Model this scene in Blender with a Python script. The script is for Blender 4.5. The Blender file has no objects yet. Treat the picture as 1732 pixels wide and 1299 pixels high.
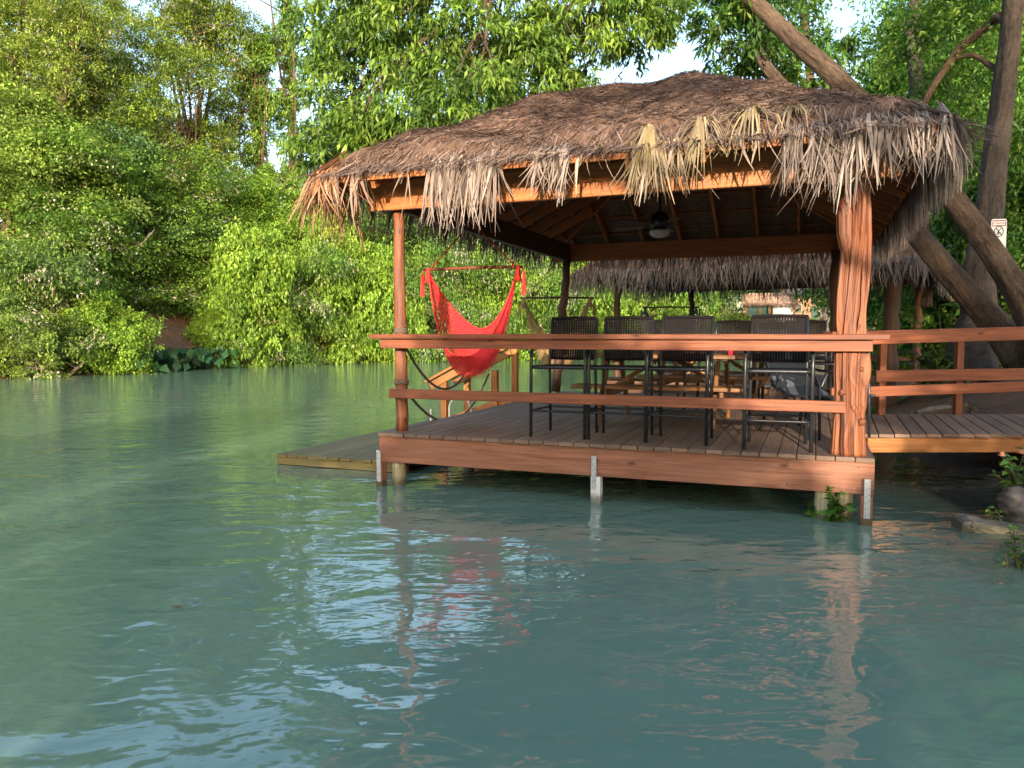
import bpy, math, random
import numpy as np
from mathutils import Vector, Matrix

S = bpy.context.scene
COL = S.collection
R = math.radians

# ------------------------------------------------------------------ camera
FPX = 1308.0
PITCH = math.atan((649.5 - 566.0) / FPX)
CAMZ = 1.5
cam_d = bpy.data.cameras.new('camera')
cam_d.sensor_width = 36.0
cam_d.lens = FPX / 1732.0 * 36.0
cam_d.clip_end = 2000
cam = bpy.data.objects.new('camera', cam_d)
COL.objects.link(cam)
cam.location = (0, 0, CAMZ)
cam.rotation_euler = (math.pi / 2 - PITCH, 0, 0)
S.camera = cam

# ------------------------------------------------------------------ light
SUN_EL, SUN_AZ = R(10.0), R(-9.0)          # sun low behind the camera, a little to the left
SUN_STRENGTH, SKY_STRENGTH, EXPOSURE = 2.4, 0.15, 2.07
w = bpy.data.worlds.new('World')
S.world = w
w.use_nodes = True
nt = w.node_tree
nt.nodes.clear()
sky = nt.nodes.new('ShaderNodeTexSky')
sky.sky_type = 'NISHITA'
sky.sun_disc = False
sky.sun_elevation = SUN_EL
sky.sun_rotation = math.pi + SUN_AZ
sky.air_density = 1.0
sky.dust_density = 2.2
sky.ozone_density = 1.0
bg = nt.nodes.new('ShaderNodeBackground')
bg.inputs['Strength'].default_value = SKY_STRENGTH
wo = nt.nodes.new('ShaderNodeOutputWorld')
nt.links.new(sky.outputs[0], bg.inputs[0])
nt.links.new(bg.outputs[0], wo.inputs[0])
sun_d = bpy.data.lights.new('sun', 'SUN')
sun_d.energy = SUN_STRENGTH
sun_d.angle = R(0.6)
sun_d.color = (1.0, 0.85, 0.66)
sun = bpy.data.objects.new('sun', sun_d)
COL.objects.link(sun)
to_sun = Vector((math.sin(SUN_AZ) * math.cos(SUN_EL), -math.cos(SUN_AZ) * math.cos(SUN_EL), math.sin(SUN_EL)))
sun.rotation_euler = to_sun.to_track_quat('Z', 'Y').to_euler()
S.view_settings.view_transform = 'Standard'
S.view_settings.look = 'None'
S.view_settings.gamma = 1
S.view_settings.exposure = EXPOSURE
S.cycles.max_bounces = 8
S.cycles.diffuse_bounces = 4
S.cycles.glossy_bounces = 3
S.cycles.transmission_bounces = 4
S.cycles.transparent_max_bounces = 12
S.cycles.use_denoising = True
S.cycles.sample_clamp_indirect = 6.0

# ------------------------------------------------------------------ helpers: photo measure -> place
_F = Vector((0, math.cos(PITCH), -math.sin(PITCH)))
_U = Vector((0, math.sin(PITCH), math.cos(PITCH)))
_X = Vector((1, 0, 0))
_C = Vector((0, 0, CAMZ))


def ray(px, py):
    return _F + _X * ((px - 866) / FPX) + _U * ((649.5 - py) / FPX)


def at(px, py, y):
    d = ray(px, py)
    return _C + d * (y / d.y)


def onz(px, py, z):
    d = ray(px, py)
    return _C + d * ((z - CAMZ) / d.z)


# ------------------------------------------------------------------ helpers: objects
def tag(o, label=None, cat=None, group=None, kind=None):
    if label: o['label'] = label
    if cat: o['category'] = cat
    if group: o['group'] = group
    if kind: o['kind'] = kind
    return o


def empty(name, loc=(0, 0, 0), rz=0.0):
    o = bpy.data.objects.new(name, None)
    COL.objects.link(o)
    o.empty_display_size = 0.2
    o.location = loc
    o.rotation_euler = (0, 0, rz)
    return o


def kids(o):
    return [c for c in bpy.data.objects if c.parent == o]


def copy_tree(o, parent=None):
    c = o.copy()
    COL.objects.link(c)
    c.parent = parent
    for ch in kids(o):
        copy_tree(ch, c)
    return c


class MB:
    """collects shapes into ONE mesh, with a length-wise UV and a per-piece tint"""

    def __init__(self, seed=1):
        self.v, self.f, self.uv, self.t = [], [], [], []
        self.r = random.Random(seed)

    def _tint(self):
        return (self.r.random(), self.r.random(), self.r.random(), 1)

    def face(self, idx, uvs):
        self.f.append(idx)
        self.uv.extend(uvs)

    def bar(self, p0, p1, w, h, up=(0, 0, 1), tint=None):
        """a plank from p0 to p1 (centre line), w across, h along up"""
        p0, p1, up = Vector(p0), Vector(p1), Vector(up)
        d = p1 - p0
        L = d.length
        d.normalize()
        s = d.cross(up)
        if s.length < 1e-5:
            s = d.cross(Vector((0, 1, 0)))
        s.normalize()
        n = s.cross(d)
        b = len(self.v)
        tint = tint or self._tint()
        for q in (p0, p1):
            for a, c in ((-1, -1), (1, -1), (1, 1), (-1, 1)):
                self.v.append(q + s * (a * w / 2) + n * (c * h / 2))
                self.t.append(tint)
        ou, ov = self.r.random() * 40, self.r.random() * 40
        dims = (w, h, w, h)
        acc = 0
        for k in range(4):
            k2 = (k + 1) % 4
            self.face((b + k, b + k2, b + 4 + k2, b + 4 + k),
                      ((ou, ov + acc), (ou, ov + acc + dims[k]), (ou + L, ov + acc + dims[k]), (ou + L, ov + acc)))
            acc += dims[k] + .01
        for q in ((3, 2, 1, 0), (4, 5, 6, 7)):
            self.face(tuple(b + i for i in q), ((ou, ov), (ou + .02, ov), (ou + .02, ov + h), (ou, ov + h)))

    def tube(self, pts, radii, n=8, cap=True, bump=0.0, tint=None, lobes=None):
        pts = [Vector(p) for p in pts]
        if not hasattr(radii, '__len__'):
            radii = [radii] * len(pts)
        tint = tint or self._tint()
        b = len(self.v)
        ref = None
        ou = self.r.random() * 40
        acc = 0
        accs = []
        for i, p in enumerate(pts):
            d = (pts[min(i + 1, len(pts) - 1)] - pts[max(i - 1, 0)]).normalized()
            if ref is None:
                ref = d.orthogonal().normalized()
            ref = (ref - d * ref.dot(d)).normalized()
            s = d.cross(ref)
            if i:
                acc += (p - pts[i - 1]).length
            accs.append(acc)
            for k in range(n):
                a = 2 * math.pi * k / n
                rr = radii[i] * (1 + bump * (self.r.random() - .5) * 2)
                if lobes:
                    rr *= lobes(a, accs[-1])
                self.v.append(p + (ref * math.cos(a) + s * math.sin(a)) * rr)
                self.t.append(tint)
        for i in range(len(pts) - 1):
            for k in range(n):
                k2 = (k + 1) % n
                c = 2 * math.pi * radii[i]
                self.face((b + i * n + k, b + i * n + k2, b + (i + 1) * n + k2, b + (i + 1) * n + k),
                          ((ou + accs[i], k / n * c), (ou + accs[i], (k + 1) / n * c),
                           (ou + accs[i + 1], (k + 1) / n * c), (ou + accs[i + 1], k / n * c)))
        if cap:
            self.face(tuple(b + k for k in range(n))[::-1], [(0, 0)] * n)
            e = b + (len(pts) - 1) * n
            self.face(tuple(e + k for k in range(n)), [(0, 0)] * n)

    def strip(self, pts, widths, side, tint=None):
        """a flat ribbon along pts"""
        side = Vector(side).normalized()
        tint = tint or self._tint()
        b = len(self.v)
        for p, w_ in zip(pts, widths):
            p = Vector(p)
            self.v += [p - side * (w_ / 2), p + side * (w_ / 2)]
            self.t += [tint, tint]
        for i in range(len(pts) - 1):
            self.face((b + 2 * i, b + 2 * i + 1, b + 2 * i + 3, b + 2 * i + 2), ((i, 0), (i, 1), (i + 1, 1), (i + 1, 0)))

    def poly(self, pts, thick, direction):
        """an outline extruded along direction"""
        d = Vector(direction).normalized() * thick
        b = len(self.v)
        n = len(pts)
        t = self._tint()
        for q in pts:
            self.v.append(Vector(q)); self.t.append(t)
        for q in pts:
            self.v.append(Vector(q) + d); self.t.append(t)
        self.face(tuple(range(b, b + n))[::-1], [(p[0], p[2]) for p in pts][::-1])
        self.face(tuple(range(b + n, b + 2 * n)), [(p[0], p[2]) for p in pts])
        for k in range(n):
            k2 = (k + 1) % n
            self.face((b + k, b + k2, b + n + k2, b + n + k), [(0, 0), (.1, 0), (.1, .1), (0, .1)])

    def lathe(self, prof, n=20, c=(0, 0, 0)):
        c = Vector(c)
        b = len(self.v)
        t = self._tint()
        for r_, z in prof:
            for k in range(n):
                a = 2 * math.pi * k / n
                self.v.append(c + Vector((r_ * math.cos(a), r_ * math.sin(a), z))); self.t.append(t)
        for i in range(len(prof) - 1):
            for k in range(n):
                k2 = (k + 1) % n
                self.face((b + i * n + k, b + i * n + k2, b + (i + 1) * n + k2, b + (i + 1) * n + k), [(0, 0)] * 4)

    def build(self, name, mat, parent=None, smooth=False, bevel=0.0, recalc=True):
        me = bpy.data.meshes.new(name)
        me.from_pydata([tuple(p) for p in self.v], [], self.f)
        uvl = me.uv_layers.new(name='UVMap')
        uvl.data.foreach_set('uv', np.array(self.uv, dtype=np.float32).ravel())
        ca = me.attributes.new('tint', 'FLOAT_COLOR', 'POINT')
        ca.data.foreach_set('color', np.array(self.t, dtype=np.float32).ravel())
        if smooth:
            me.polygons.foreach_set('use_smooth', [True] * len(me.polygons))
        me.materials.append(mat)
        me.update()
        o = bpy.data.objects.new(name, me)
        COL.objects.link(o)
        o.parent = parent
        if bevel:
            m = o.modifiers.new('edge', 'BEVEL')
            m.width = bevel
            m.segments = 1
            m.limit_method = 'ANGLE'
        return o


def catenary(p0, p1, sag, n=14):
    p0, p1 = Vector(p0), Vector(p1)
    return [p0.lerp(p1, i / n) - Vector((0, 0, sag * 4 * (i / n) * (1 - i / n))) for i in range(n + 1)]


# ------------------------------------------------------------------ materials
def newmat(name):
    m = bpy.data.materials.new(name)
    m.use_nodes = True
    m.node_tree.nodes.clear()
    out = m.node_tree.nodes.new('ShaderNodeOutputMaterial')
    return m, m.node_tree, out


def N(nt, kind, **kw):
    n = nt.nodes.new('ShaderNode' + kind)
    for k, v in kw.items():
        if k in n.inputs.keys():
            n.inputs[k].default_value = v
        else:
            setattr(n, k, v)
    return n


def ramp(nt, fac, stops):
    r_ = nt.nodes.new('ShaderNodeValToRGB')
    els = r_.color_ramp.elements
    while len(els) < len(stops):
        els.new(0.5)
    for e, (p, c) in zip(els, stops):
        e.position = p
        e.color = (*c, 1) if len(c) == 3 else c
    nt.links.new(fac, r_.inputs[0])
    return r_.outputs[0]


def mixc(nt, fac, a, b, mode='MIX'):
    m = nt.nodes.new('ShaderNodeMix')
    m.data_type = 'RGBA'
    m.blend_type = mode
    for sock, val in ((m.inputs[0], fac), (m.inputs[6], a), (m.inputs[7], b)):
        if hasattr(val, 'is_output'):
            nt.links.new(val, sock)
        elif isinstance(val, (int, float)):
            sock.default_value = val
        else:
            sock.default_value = (*val, 1)
    return m.outputs[2]


def mth(nt, op, a, b=None):
    m = nt.nodes.new('ShaderNodeMath')
    m.operation = op
    for i, val in enumerate((a, b)):
        if val is None: continue
        if hasattr(val, 'is_output'):
            nt.links.new(val, m.inputs[i])
        else:
            m.inputs[i].default_value = val
    return m.outputs[0]


def principled(nt, out, rough=.6, spec=.5):
    p = nt.nodes.new('ShaderNodeBsdfPrincipled')
    p.inputs['Roughness'].default_value = rough
    p.inputs['Specular IOR Level'].default_value = spec
    nt.links.new(p.outputs[0], out.inputs[0])
    return p


def tint_xyz(nt):
    a = N(nt, 'Attribute', attribute_name='tint')
    s = N(nt, 'SeparateColor')
    nt.links.new(a.outputs['Color'], s.inputs[0])
    return s.outputs


def wood(name, light, dark, rough=.55, knots=True, spread=.35, grain=1.0, weather=None):
    m, nt, out = newmat(name)
    p = principled(nt, out, rough, .35)
    uv = N(nt, 'UVMap')
    mp = N(nt, 'Mapping')
    nt.links.new(uv.outputs[0], mp.inputs[0])
    mp.inputs['Scale'].default_value = (1.3, 26, 1)
    n1 = N(nt, 'TexNoise', Scale=1.0, Detail=7.0, Roughness=.62, Distortion=.9)
    nt.links.new(mp.outputs[0], n1.inputs[0])
    mp2 = N(nt, 'Mapping')
    nt.links.new(uv.outputs[0], mp2.inputs[0])
    mp2.inputs['Scale'].default_value = (2.0, 6, 1)
    n2 = N(nt, 'TexNoise', Scale=1.0, Detail=4.0, Roughness=.6)
    nt.links.new(mp2.outputs[0], n2.inputs[0])
    mid = [(a + b) / 2 for a, b in zip(light, dark)]
    mp4 = N(nt, 'Mapping')
    nt.links.new(uv.outputs[0], mp4.inputs[0])
    mp4.inputs['Scale'].default_value = (2.2, 95, 1)
    n4 = N(nt, 'TexNoise', Scale=1.0, Detail=3.0, Roughness=.6, Distortion=.3)
    nt.links.new(mp4.outputs[0], n4.inputs[0])
    c = ramp(nt, n1.outputs[0], [(.32, dark), (.48, mid), (.62, light)])
    c = mixc(nt, mth(nt, 'MULTIPLY', ramp(nt, n4.outputs[0], [(.5, (0, 0, 0)), (.68, (1, 1, 1))]), .55), c, [x * .6 for x in dark])
    c = mixc(nt, mth(nt, 'MULTIPLY', ramp(nt, n2.outputs[0], [(.35, (0, 0, 0)), (.75, (1, 1, 1))]), .5), c, weather or [x * .72 for x in mid])
    if knots:
        mp3 = N(nt, 'Mapping')
        nt.links.new(uv.outputs[0], mp3.inputs[0])
        mp3.inputs['Scale'].default_value = (3.2, 8.0, 1)
        vo = N(nt, 'TexVoronoi', Scale=1.0, Randomness=1.0)
        nt.links.new(mp3.outputs[0], vo.inputs[0])
        sel = N(nt, 'SeparateColor')
        nt.links.new(vo.outputs['Color'], sel.inputs[0])
        near = ramp(nt, vo.outputs['Distance'], [(.05, (1, 1, 1)), (.17, (0, 0, 0))])
        k = mth(nt, 'MULTIPLY', near, mth(nt, 'GREATER_THAN', sel.outputs[0], .55))
        c = mixc(nt, mth(nt, 'MULTIPLY', k, .8), c, [x * .3 for x in dark])
    t = tint_xyz(nt)
    br = mth(nt, 'ADD', mth(nt, 'MULTIPLY', t[0], spread), 1 - spread / 2)
    cb = N(nt, 'CombineColor')
    for i in range(3): nt.links.new(br, cb.inputs[i])
    c = mixc(nt, 1.0, c, cb.outputs[0], 'MULTIPLY')
    nt.links.new(c, p.inputs['Base Color'])
    b = N(nt, 'Bump', Strength=.5 * grain, Distance=.006)
    nt.links.new(n1.outputs[0], b.inputs['Height'])
    nt.links.new(b.outputs[0], p.inputs['Normal'])
    return m


def bark(name, light, dark, scale=1.0):
    m, nt, out = newmat(name)
    p = principled(nt, out, .85, .2)
    uv = N(nt, 'UVMap')
    mp = N(nt, 'Mapping')
    nt.links.new(uv.outputs[0], mp.inputs[0])
    mp.inputs['Scale'].default_value = (4 * scale, 13 * scale, 1)
    n1 = N(nt, 'TexNoise', Scale=1.5, Detail=8.0, Roughness=.7, Distortion=.6)
    nt.links.new(mp.outputs[0], n1.inputs[0])
    tc = N(nt, 'TexCoord')
    n2 = N(nt, 'TexNoise', Scale=1.4, Detail=5.0, Roughness=.65)
    nt.links.new(tc.outputs['Object'], n2.inputs[0])
    n3 = N(nt, 'TexNoise', Scale=16.0, Detail=4.0, Roughness=.6)
    nt.links.new(tc.outputs['Object'], n3.inputs[0])
    c = ramp(nt, n1.outputs[0], [(.3, dark), (.68, light)])
    c = mixc(nt, ramp(nt, n2.outputs[0], [(.46, (0, 0, 0)), (.66, (.5, .5, .5))]), c, [x * 1.7 for x in light])
    c = mixc(nt, ramp(nt, n3.outputs[0], [(.55, (0, 0, 0)), (.75, (.5, .5, .5))]), c, [x * .5 for x in dark])
    nt.links.new(c, p.inputs['Base Color'])
    b = N(nt, 'Bump', Strength=1.0, Distance=.09)
    nt.links.new(n1.outputs[0], b.inputs['Height'])
    nt.links.new(b.outputs[0], p.inputs['Normal'])
    return m


def leafmat(name, young=(.27, .36, .045), trans=.32, rough=.45):
    """foliage: the object's own colour, varied leaf by leaf and sprig by sprig"""
    m, nt, out = newmat(name)
    oi = N(nt, 'ObjectInfo')
    t = tint_xyz(nt)
    c = mixc(nt, mth(nt, 'MULTIPLY', t[1], .75), oi.outputs['Color'], young)
    br = mth(nt, 'ADD', mth(nt, 'MULTIPLY', t[0], 1.25), .35)
    cb = N(nt, 'CombineColor')
    for i in range(3): nt.links.new(br, cb.inputs[i])
    c = mixc(nt, 1.0, c, cb.outputs[0], 'MULTIPLY')
    # flowers / dead sprigs carried in the third channel
    fl = mth(nt, 'GREATER_THAN', t[2], .975)
    c = mixc(nt, mth(nt, 'MULTIPLY', fl, .85), c, (.46, .40, .36))
    p = N(nt, 'BsdfPrincipled', Roughness=rough)
    p.inputs['Specular IOR Level'].default_value = .3
    nt.links.new(c, p.inputs['Base Color'])
    tr = N(nt, 'BsdfTranslucent')
    nt.links.new(mixc(nt, 1.0, c, (1.15, 1.4, .65), 'MULTIPLY'), tr.inputs[0])
    mx = N(nt, 'MixShader')
    mx.inputs[0].default_value = trans
    nt.links.new(p.outputs[0], mx.inputs[1])
    nt.links.new(tr.outputs[0], mx.inputs[2])
    nt.links.new(mx.outputs[0], out.inputs[0])
    return m


def strawmat(name, stops, yellow, rough=.8, trans=.12):
    m, nt, out = newmat(name)
    t = tint_xyz(nt)
    c = ramp(nt, t[0], stops)
    c = mixc(nt, t[1], c, yellow)
    c = mixc(nt, mth(nt, 'MULTIPLY', t[2], .85), c, (.40, .16, .05))
    p = N(nt, 'BsdfPrincipled', Roughness=rough)
    p.inputs['Specular IOR Level'].default_value = .2
    nt.links.new(c, p.inputs['Base Color'])
    tr = N(nt, 'BsdfTranslucent')
    nt.links.new(c, tr.inputs[0])
    mx = N(nt, 'MixShader')
    mx.inputs[0].default_value = trans
    nt.links.new(p.outputs[0], mx.inputs[1])
    nt.links.new(tr.outputs[0], mx.inputs[2])
    nt.links.new(mx.outputs[0], out.inputs[0])
    return m


def plain(name, col, rough=.5, metal=0.0, var=.25, scale=20, bump=.1, spec=.5):
    m, nt, out = newmat(name)
    p = principled(nt, out, rough, spec)
    p.inputs['Metallic'].default_value = metal
    tc = N(nt, 'TexCoord')
    n = N(nt, 'TexNoise', Scale=float(scale), Detail=5.0)
    nt.links.new(tc.outputs['Object'], n.inputs[0])
    c = ramp(nt, n.outputs[0], [(.3, [x * (1 - var) for x in col]), (.7, [min(1, x * (1 + var)) for x in col])])
    nt.links.new(c, p.inputs['Base Color'])
    b = N(nt, 'Bump', Strength=bump, Distance=.01)
    nt.links.new(n.outputs[0], b.inputs['Height'])
    nt.links.new(b.outputs[0], p.inputs['Normal'])
    return m


def netmat(name, col, scale=150, hole=.3):
    """knotted cotton net: a fine grid of cords with gaps between"""
    m, nt, out = newmat(name)
    uv = N(nt, 'UVMap')
    mp = N(nt, 'Mapping')
    nt.links.new(uv.outputs[0], mp.inputs[0])
    mp.inputs['Scale'].default_value = (scale, scale, 1)
    mp.inputs['Rotation'].default_value = (0, 0, .78)
    vo = N(nt, 'TexVoronoi', Scale=1.0, Randomness=.35)
    nt.links.new(mp.outputs[0], vo.inputs[0])
    t = tint_xyz(nt)
    n = N(nt, 'TexNoise', Scale=.25, Detail=2.0)
    nt.links.new(mp.outputs[0], n.inputs[0])
    c = ramp(nt, n.outputs[0], [(.3, [x * .75 for x in col]), (.7, col)])
    d = N(nt, 'BsdfDiffuse'); nt.links.new(c, d.inputs[0])
    tl = N(nt, 'BsdfTranslucent'); nt.links.new(c, tl.inputs[0])
    mx = N(nt, 'MixShader'); mx.inputs[0].default_value = .35
    nt.links.new(d.outputs[0], mx.inputs[1]); nt.links.new(tl.outputs[0], mx.inputs[2])
    tp = N(nt, 'BsdfTransparent')
    rad = mth(nt, 'MULTIPLY', t[0], .62)
    h = mth(nt, 'LESS_THAN', vo.outputs['Distance'], rad)
    m2 = N(nt, 'MixShader')
    nt.links.new(h, m2.inputs[0])
    nt.links.new(mx.outputs[0], m2.inputs[1]); nt.links.new(tp.outputs[0], m2.inputs[2])
    nt.links.new(m2.outputs[0], out.inputs[0])
    return m


M = {}
M['cedar'] = wood('cedar', (.30, .092, .037), (.13, .036, .015), weather=(.18, .063, .036))
M['fascia'] = wood('fascia_board', (.33, .132, .072), (.18, .064, .034), weather=(.26, .125, .082))
M['beam'] = wood('beam_wood', (.56, .21, .065), (.33, .105, .032))
M['deck'] = wood('deck_board', (.24, .145, .098), (.13, .078, .052), knots=False, rough=.6, weather=(.20, .14, .108))
M['fresh'] = wood('stair_wood', (.50, .215, .065), (.31, .115, .035))
M['postwood'] = wood('post_wood', (.32, .105, .041), (.085, .026, .014), knots=True, grain=2.2, weather=(.13, .06, .04))
M['mossdock'] = wood('mossy_board', (.27, .20, .075), (.15, .115, .04), knots=False)
M['piling'] = wood('piling_wood', (.50, .43, .27), (.28, .2, .1), knots=False, grain=1.5)
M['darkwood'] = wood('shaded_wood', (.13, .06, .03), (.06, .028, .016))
M['table'] = wood('table_wood', (.31, .15, .055), (.17, .075, .03))
M['bark'] = bark('bark', (.165, .112, .078), (.024, .017, .013))
M['barkgrey'] = bark('grey_bark', (.115, .092, .078), (.032, .026, .022))
M['barkpale'] = bark('pale_bark', (.3, .25, .21), (.16, .13, .11))
M['twig'] = bark('twig', (.2, .15, .1), (.09, .07, .05))
M['leaf'] = leafmat('leaf')
M['thatch'] = strawmat('thatch_straw', [(0, (.055, .036, .032)), (.45, (.15, .098, .08)), (.8, (.26, .175, .135)), (1, (.38, .28, .22))], (.33, .24, .11))
M['frond'] = strawmat('dry_frond', [(0, (.07, .052, .046)), (.35, (.20, .155, .135)), (.7, (.34, .27, .235)), (1, (.46, .38, .33))], (.36, .27, .10))
M['metal'] = plain('dark_metal', (.032, .034, .040), .32, .35, .2, 30)
M['wicker'] = plain('dark_wicker', (.012, .009, .010), .7, 0, .4, 60, .1, .12)
M['fanblack'] = plain('black_fan', (.012, .012, .012), .4)
M['glass'] = plain('frosted_glass', (.62, .60, .55), .25, 0, .04)
M['white'] = plain('white_paint', (.7, .69, .68), .45, 0, .08, 8)
M['strap'] = plain('galvanised_strap', (.46, .47, .48), .55, .1, .15, 14)
M['rope'] = plain('rope', (.14, .10, .07), .85, 0, .4, 60, .5)
M['darkrope'] = plain('dark_cord', (.05, .04, .035), .85, 0, .3, 60)
M['red'] = netmat('red_cotton', (.74, .06, .075), 130)
M['redcord'] = plain('red_cord', (.68, .035, .03), .8, 0, .2, 80)
M['tan'] = netmat('tan_cotton', (.50, .32, .15))
M['tancord'] = plain('tan_cord', (.35, .22, .1), .8, 0, .2, 80)
M['blue'] = netmat('blue_cotton', (.03, .12, .2))
M['bluecord'] = plain('blue_cord', (.03, .11, .17), .8, 0, .2, 80)
M['maroon'] = plain('maroon_paint', (.22, .02, .08), .5, 0, .05)
M['navy'] = plain('navy_paint', (.03, .03, .1), .5, 0, .05)
M['stone'] = plain('wet_stone', (.15, .12, .1), .7, 0, .5, 9, .8)
M['hutwall'] = plain('green_board', (.10, .2, .18), .8, 0, .2, 4)
M['hutwhite'] = plain('pale_sheet', (.55, .55, .58), .7, 0, .15, 2)
M['peach'] = plain('peach_wall', (.6, .38, .27), .9, 0, .15, 1)
M['greyroof'] = plain('grey_roof', (.2, .21, .24), .8, 0, .2, 3)
M['petal'] = plain('peach_petal', (.75, .35, .22), .6, 0, .15, 30)
M['redthing'] = plain('red_plastic', (.65, .03, .05), .35, 0, .05)
M['sling'] = plain('grey_sling', (.06, .07, .085), .75, 0, .3, 60)
M['brownleaf'] = plain('brown_leaf', (.16, .07, .02), .7, 0, .3, 40)


def soilmat():
    m, nt, out = newmat('bank_soil')
    p = principled(nt, out, .9, .2)
    tc = N(nt, 'TexCoord')
    n = N(nt, 'TexNoise', Scale=.55, Detail=8.0, Roughness=.65)
    nt.links.new(tc.outputs['Object'], n.inputs[0])
    n2 = N(nt, 'TexNoise', Scale=9.0, Detail=7.0, Roughness=.7)
    nt.links.new(tc.outputs['Object'], n2.inputs[0])
    c = ramp(nt, n2.outputs[0], [(.3, (.06, .042, .033)), (.7, (.17, .12, .09))])
    c = mixc(nt, ramp(nt, n.outputs[0], [(.45, (0, 0, 0)), (.6, (1, 1, 1))]), c, (.2, .105, .06))
    nt.links.new(c, p.inputs['Base Color'])
    b = N(nt, 'Bump', Strength=.9, Distance=.08)
    nt.links.new(n2.outputs[0], b.inputs['Height'])
    nt.links.new(b.outputs[0], p.inputs['Normal'])
    return m


def watermat():
    m, nt, out = newmat('river_water')
    p = principled(nt, out, .02, .5)
    p.inputs['IOR'].default_value = 1.56
    tc = N(nt, 'TexCoord')
    n0 = N(nt, 'TexNoise', Scale=.12, Detail=3.0)
    nt.links.new(tc.outputs['Object'], n0.inputs[0])
    c = ramp(nt, n0.outputs[0], [(.3, (.135, .222, .168)), (.7, (.16, .25, .188))])
    # water darkened along the right bank: muddy shallows, with shade painted into the colour
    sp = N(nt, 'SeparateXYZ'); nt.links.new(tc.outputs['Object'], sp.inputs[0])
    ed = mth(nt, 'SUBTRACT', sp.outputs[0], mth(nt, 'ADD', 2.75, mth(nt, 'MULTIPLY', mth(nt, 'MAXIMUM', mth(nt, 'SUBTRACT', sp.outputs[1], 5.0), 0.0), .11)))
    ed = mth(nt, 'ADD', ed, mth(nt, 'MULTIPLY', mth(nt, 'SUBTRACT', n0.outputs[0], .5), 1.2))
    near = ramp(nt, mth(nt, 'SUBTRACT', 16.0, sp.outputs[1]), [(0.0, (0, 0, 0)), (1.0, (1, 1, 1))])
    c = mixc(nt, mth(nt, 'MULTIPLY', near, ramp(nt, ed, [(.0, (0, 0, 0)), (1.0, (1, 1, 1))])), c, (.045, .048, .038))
    nt.links.new(c, p.inputs['Base Color'])
    mp = N(nt, 'Mapping')
    mp.inputs['Rotation'].default_value = (0, 0, R(-25))
    mp.inputs['Scale'].default_value = (.75, 1.25, 1)
    nt.links.new(tc.outputs['Object'], mp.inputs[0])
    a = N(nt, 'TexNoise', Scale=1.1, Detail=2.0, Roughness=.45, Distortion=1.2)
    b_ = N(nt, 'TexNoise', Scale=4.2, Detail=2.0, Roughness=.5, Distortion=.8)
    c_ = N(nt, 'TexNoise', Scale=13.0, Detail=1.0, Roughness=.5, Distortion=.3)
    for q in (a, b_, c_): nt.links.new(mp.outputs[0], q.inputs[0])
    pa = N(nt, 'TexNoise', Scale=.22, Detail=2.0)
    nt.links.new(tc.outputs['Object'], pa.inputs[0])
    calm = ramp(nt, pa.outputs[0], [(.35, (.35, .35, .35)), (.65, (1, 1, 1))])
    h = mth(nt, 'ADD', mth(nt, 'MULTIPLY', a.outputs[0], .80),
            mth(nt, 'MULTIPLY', mth(nt, 'ADD', mth(nt, 'MULTIPLY', b_.outputs[0], .30), mth(nt, 'MULTIPLY', c_.outputs[0], .085)), calm))
    bp = N(nt, 'Bump', Strength=1.0, Distance=.034)
    nt.links.new(h, bp.inputs['Height'])
    nt.links.new(bp.outputs[0], p.inputs['Normal'])
    return m


def tideline(src, name):
    m = M[src].copy(); m.name = name
    nt = m.node_tree
    p = next(n for n in nt.nodes if n.type == 'BSDF_PRINCIPLED')
    old = p.inputs['Base Color'].links[0].from_socket
    g_ = N(nt, 'NewGeometry'); sp = N(nt, 'SeparateXYZ')
    nt.links.new(g_.outputs['Position'], sp.inputs[0])
    n = N(nt, 'TexNoise', Scale=18.0, Detail=4.0)
    nt.links.new(g_.outputs['Position'], n.inputs[0])
    z = mth(nt, 'ADD', sp.outputs[2], mth(nt, 'MULTIPLY', mth(nt, 'SUBTRACT', n.outputs[0], .5), .09))
    f = ramp(nt, z, [(.045, (1, 1, 1)), (.085, (0, 0, 0))])
    c = mixc(nt, mth(nt, 'MULTIPLY', f, .8), old, (.07, .065, .03))
    nt.links.new(c, p.inputs['Base Color'])
    M[name] = m


for a_ in ('piling', 'fascia', 'white', 'stone'): tideline(a_, 'wet_' + a_)
M['soil'] = soilmat()
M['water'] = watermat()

# ------------------------------------------------------------------ terrain and water
LB = [(-60, -20), (-35, 2), (-24, 14), (-17.5, 26), (-13, 36), (-6, 44), (3, 50), (20, 66), (43, 89), (80, 115), (150, 150)]
RB = [(150, 125), (110, 112), (60, 85), (35, 58), (20, 35), (11.5, 21), (7.2, 15), (5.2, 12), (5.3, 10.5), (5.6, 9.2), (5.0, 7.5), (4.15, 6), (4.0, 3), (3, -2), (-3, -5), (-20, -12), (-60, -45)]
POLY = np.array(LB + RB, dtype=float)


def sdist(X, Y):
    """signed distance to the river's outline (positive on land) and whether the nearest bank is the right one"""
    P = np.stack([X, Y], -1)
    best = np.full(X.shape, 1e9)
    right = np.zeros(X.shape, bool)
    inside = np.zeros(X.shape, bool)
    n = len(POLY)
    for i in range(n):
        a, b = POLY[i], POLY[(i + 1) % n]
        ab = b - a
        t = np.clip(((P - a) @ ab) / (ab @ ab), 0, 1)
        d = np.linalg.norm(P - (a + t[..., None] * ab), axis=-1)
        m = d < best
        best = np.where(m, d, best)
        right = np.where(m, i >= len(LB) - 1, right)
        cond = ((a[1] > Y) != (b[1] > Y)) & (X < (b[0] - a[0]) * (Y - a[1]) / (b[1] - a[1] + 1e-12) + a[0])
        inside ^= cond
    return np.where(inside, -best, best), right


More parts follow.
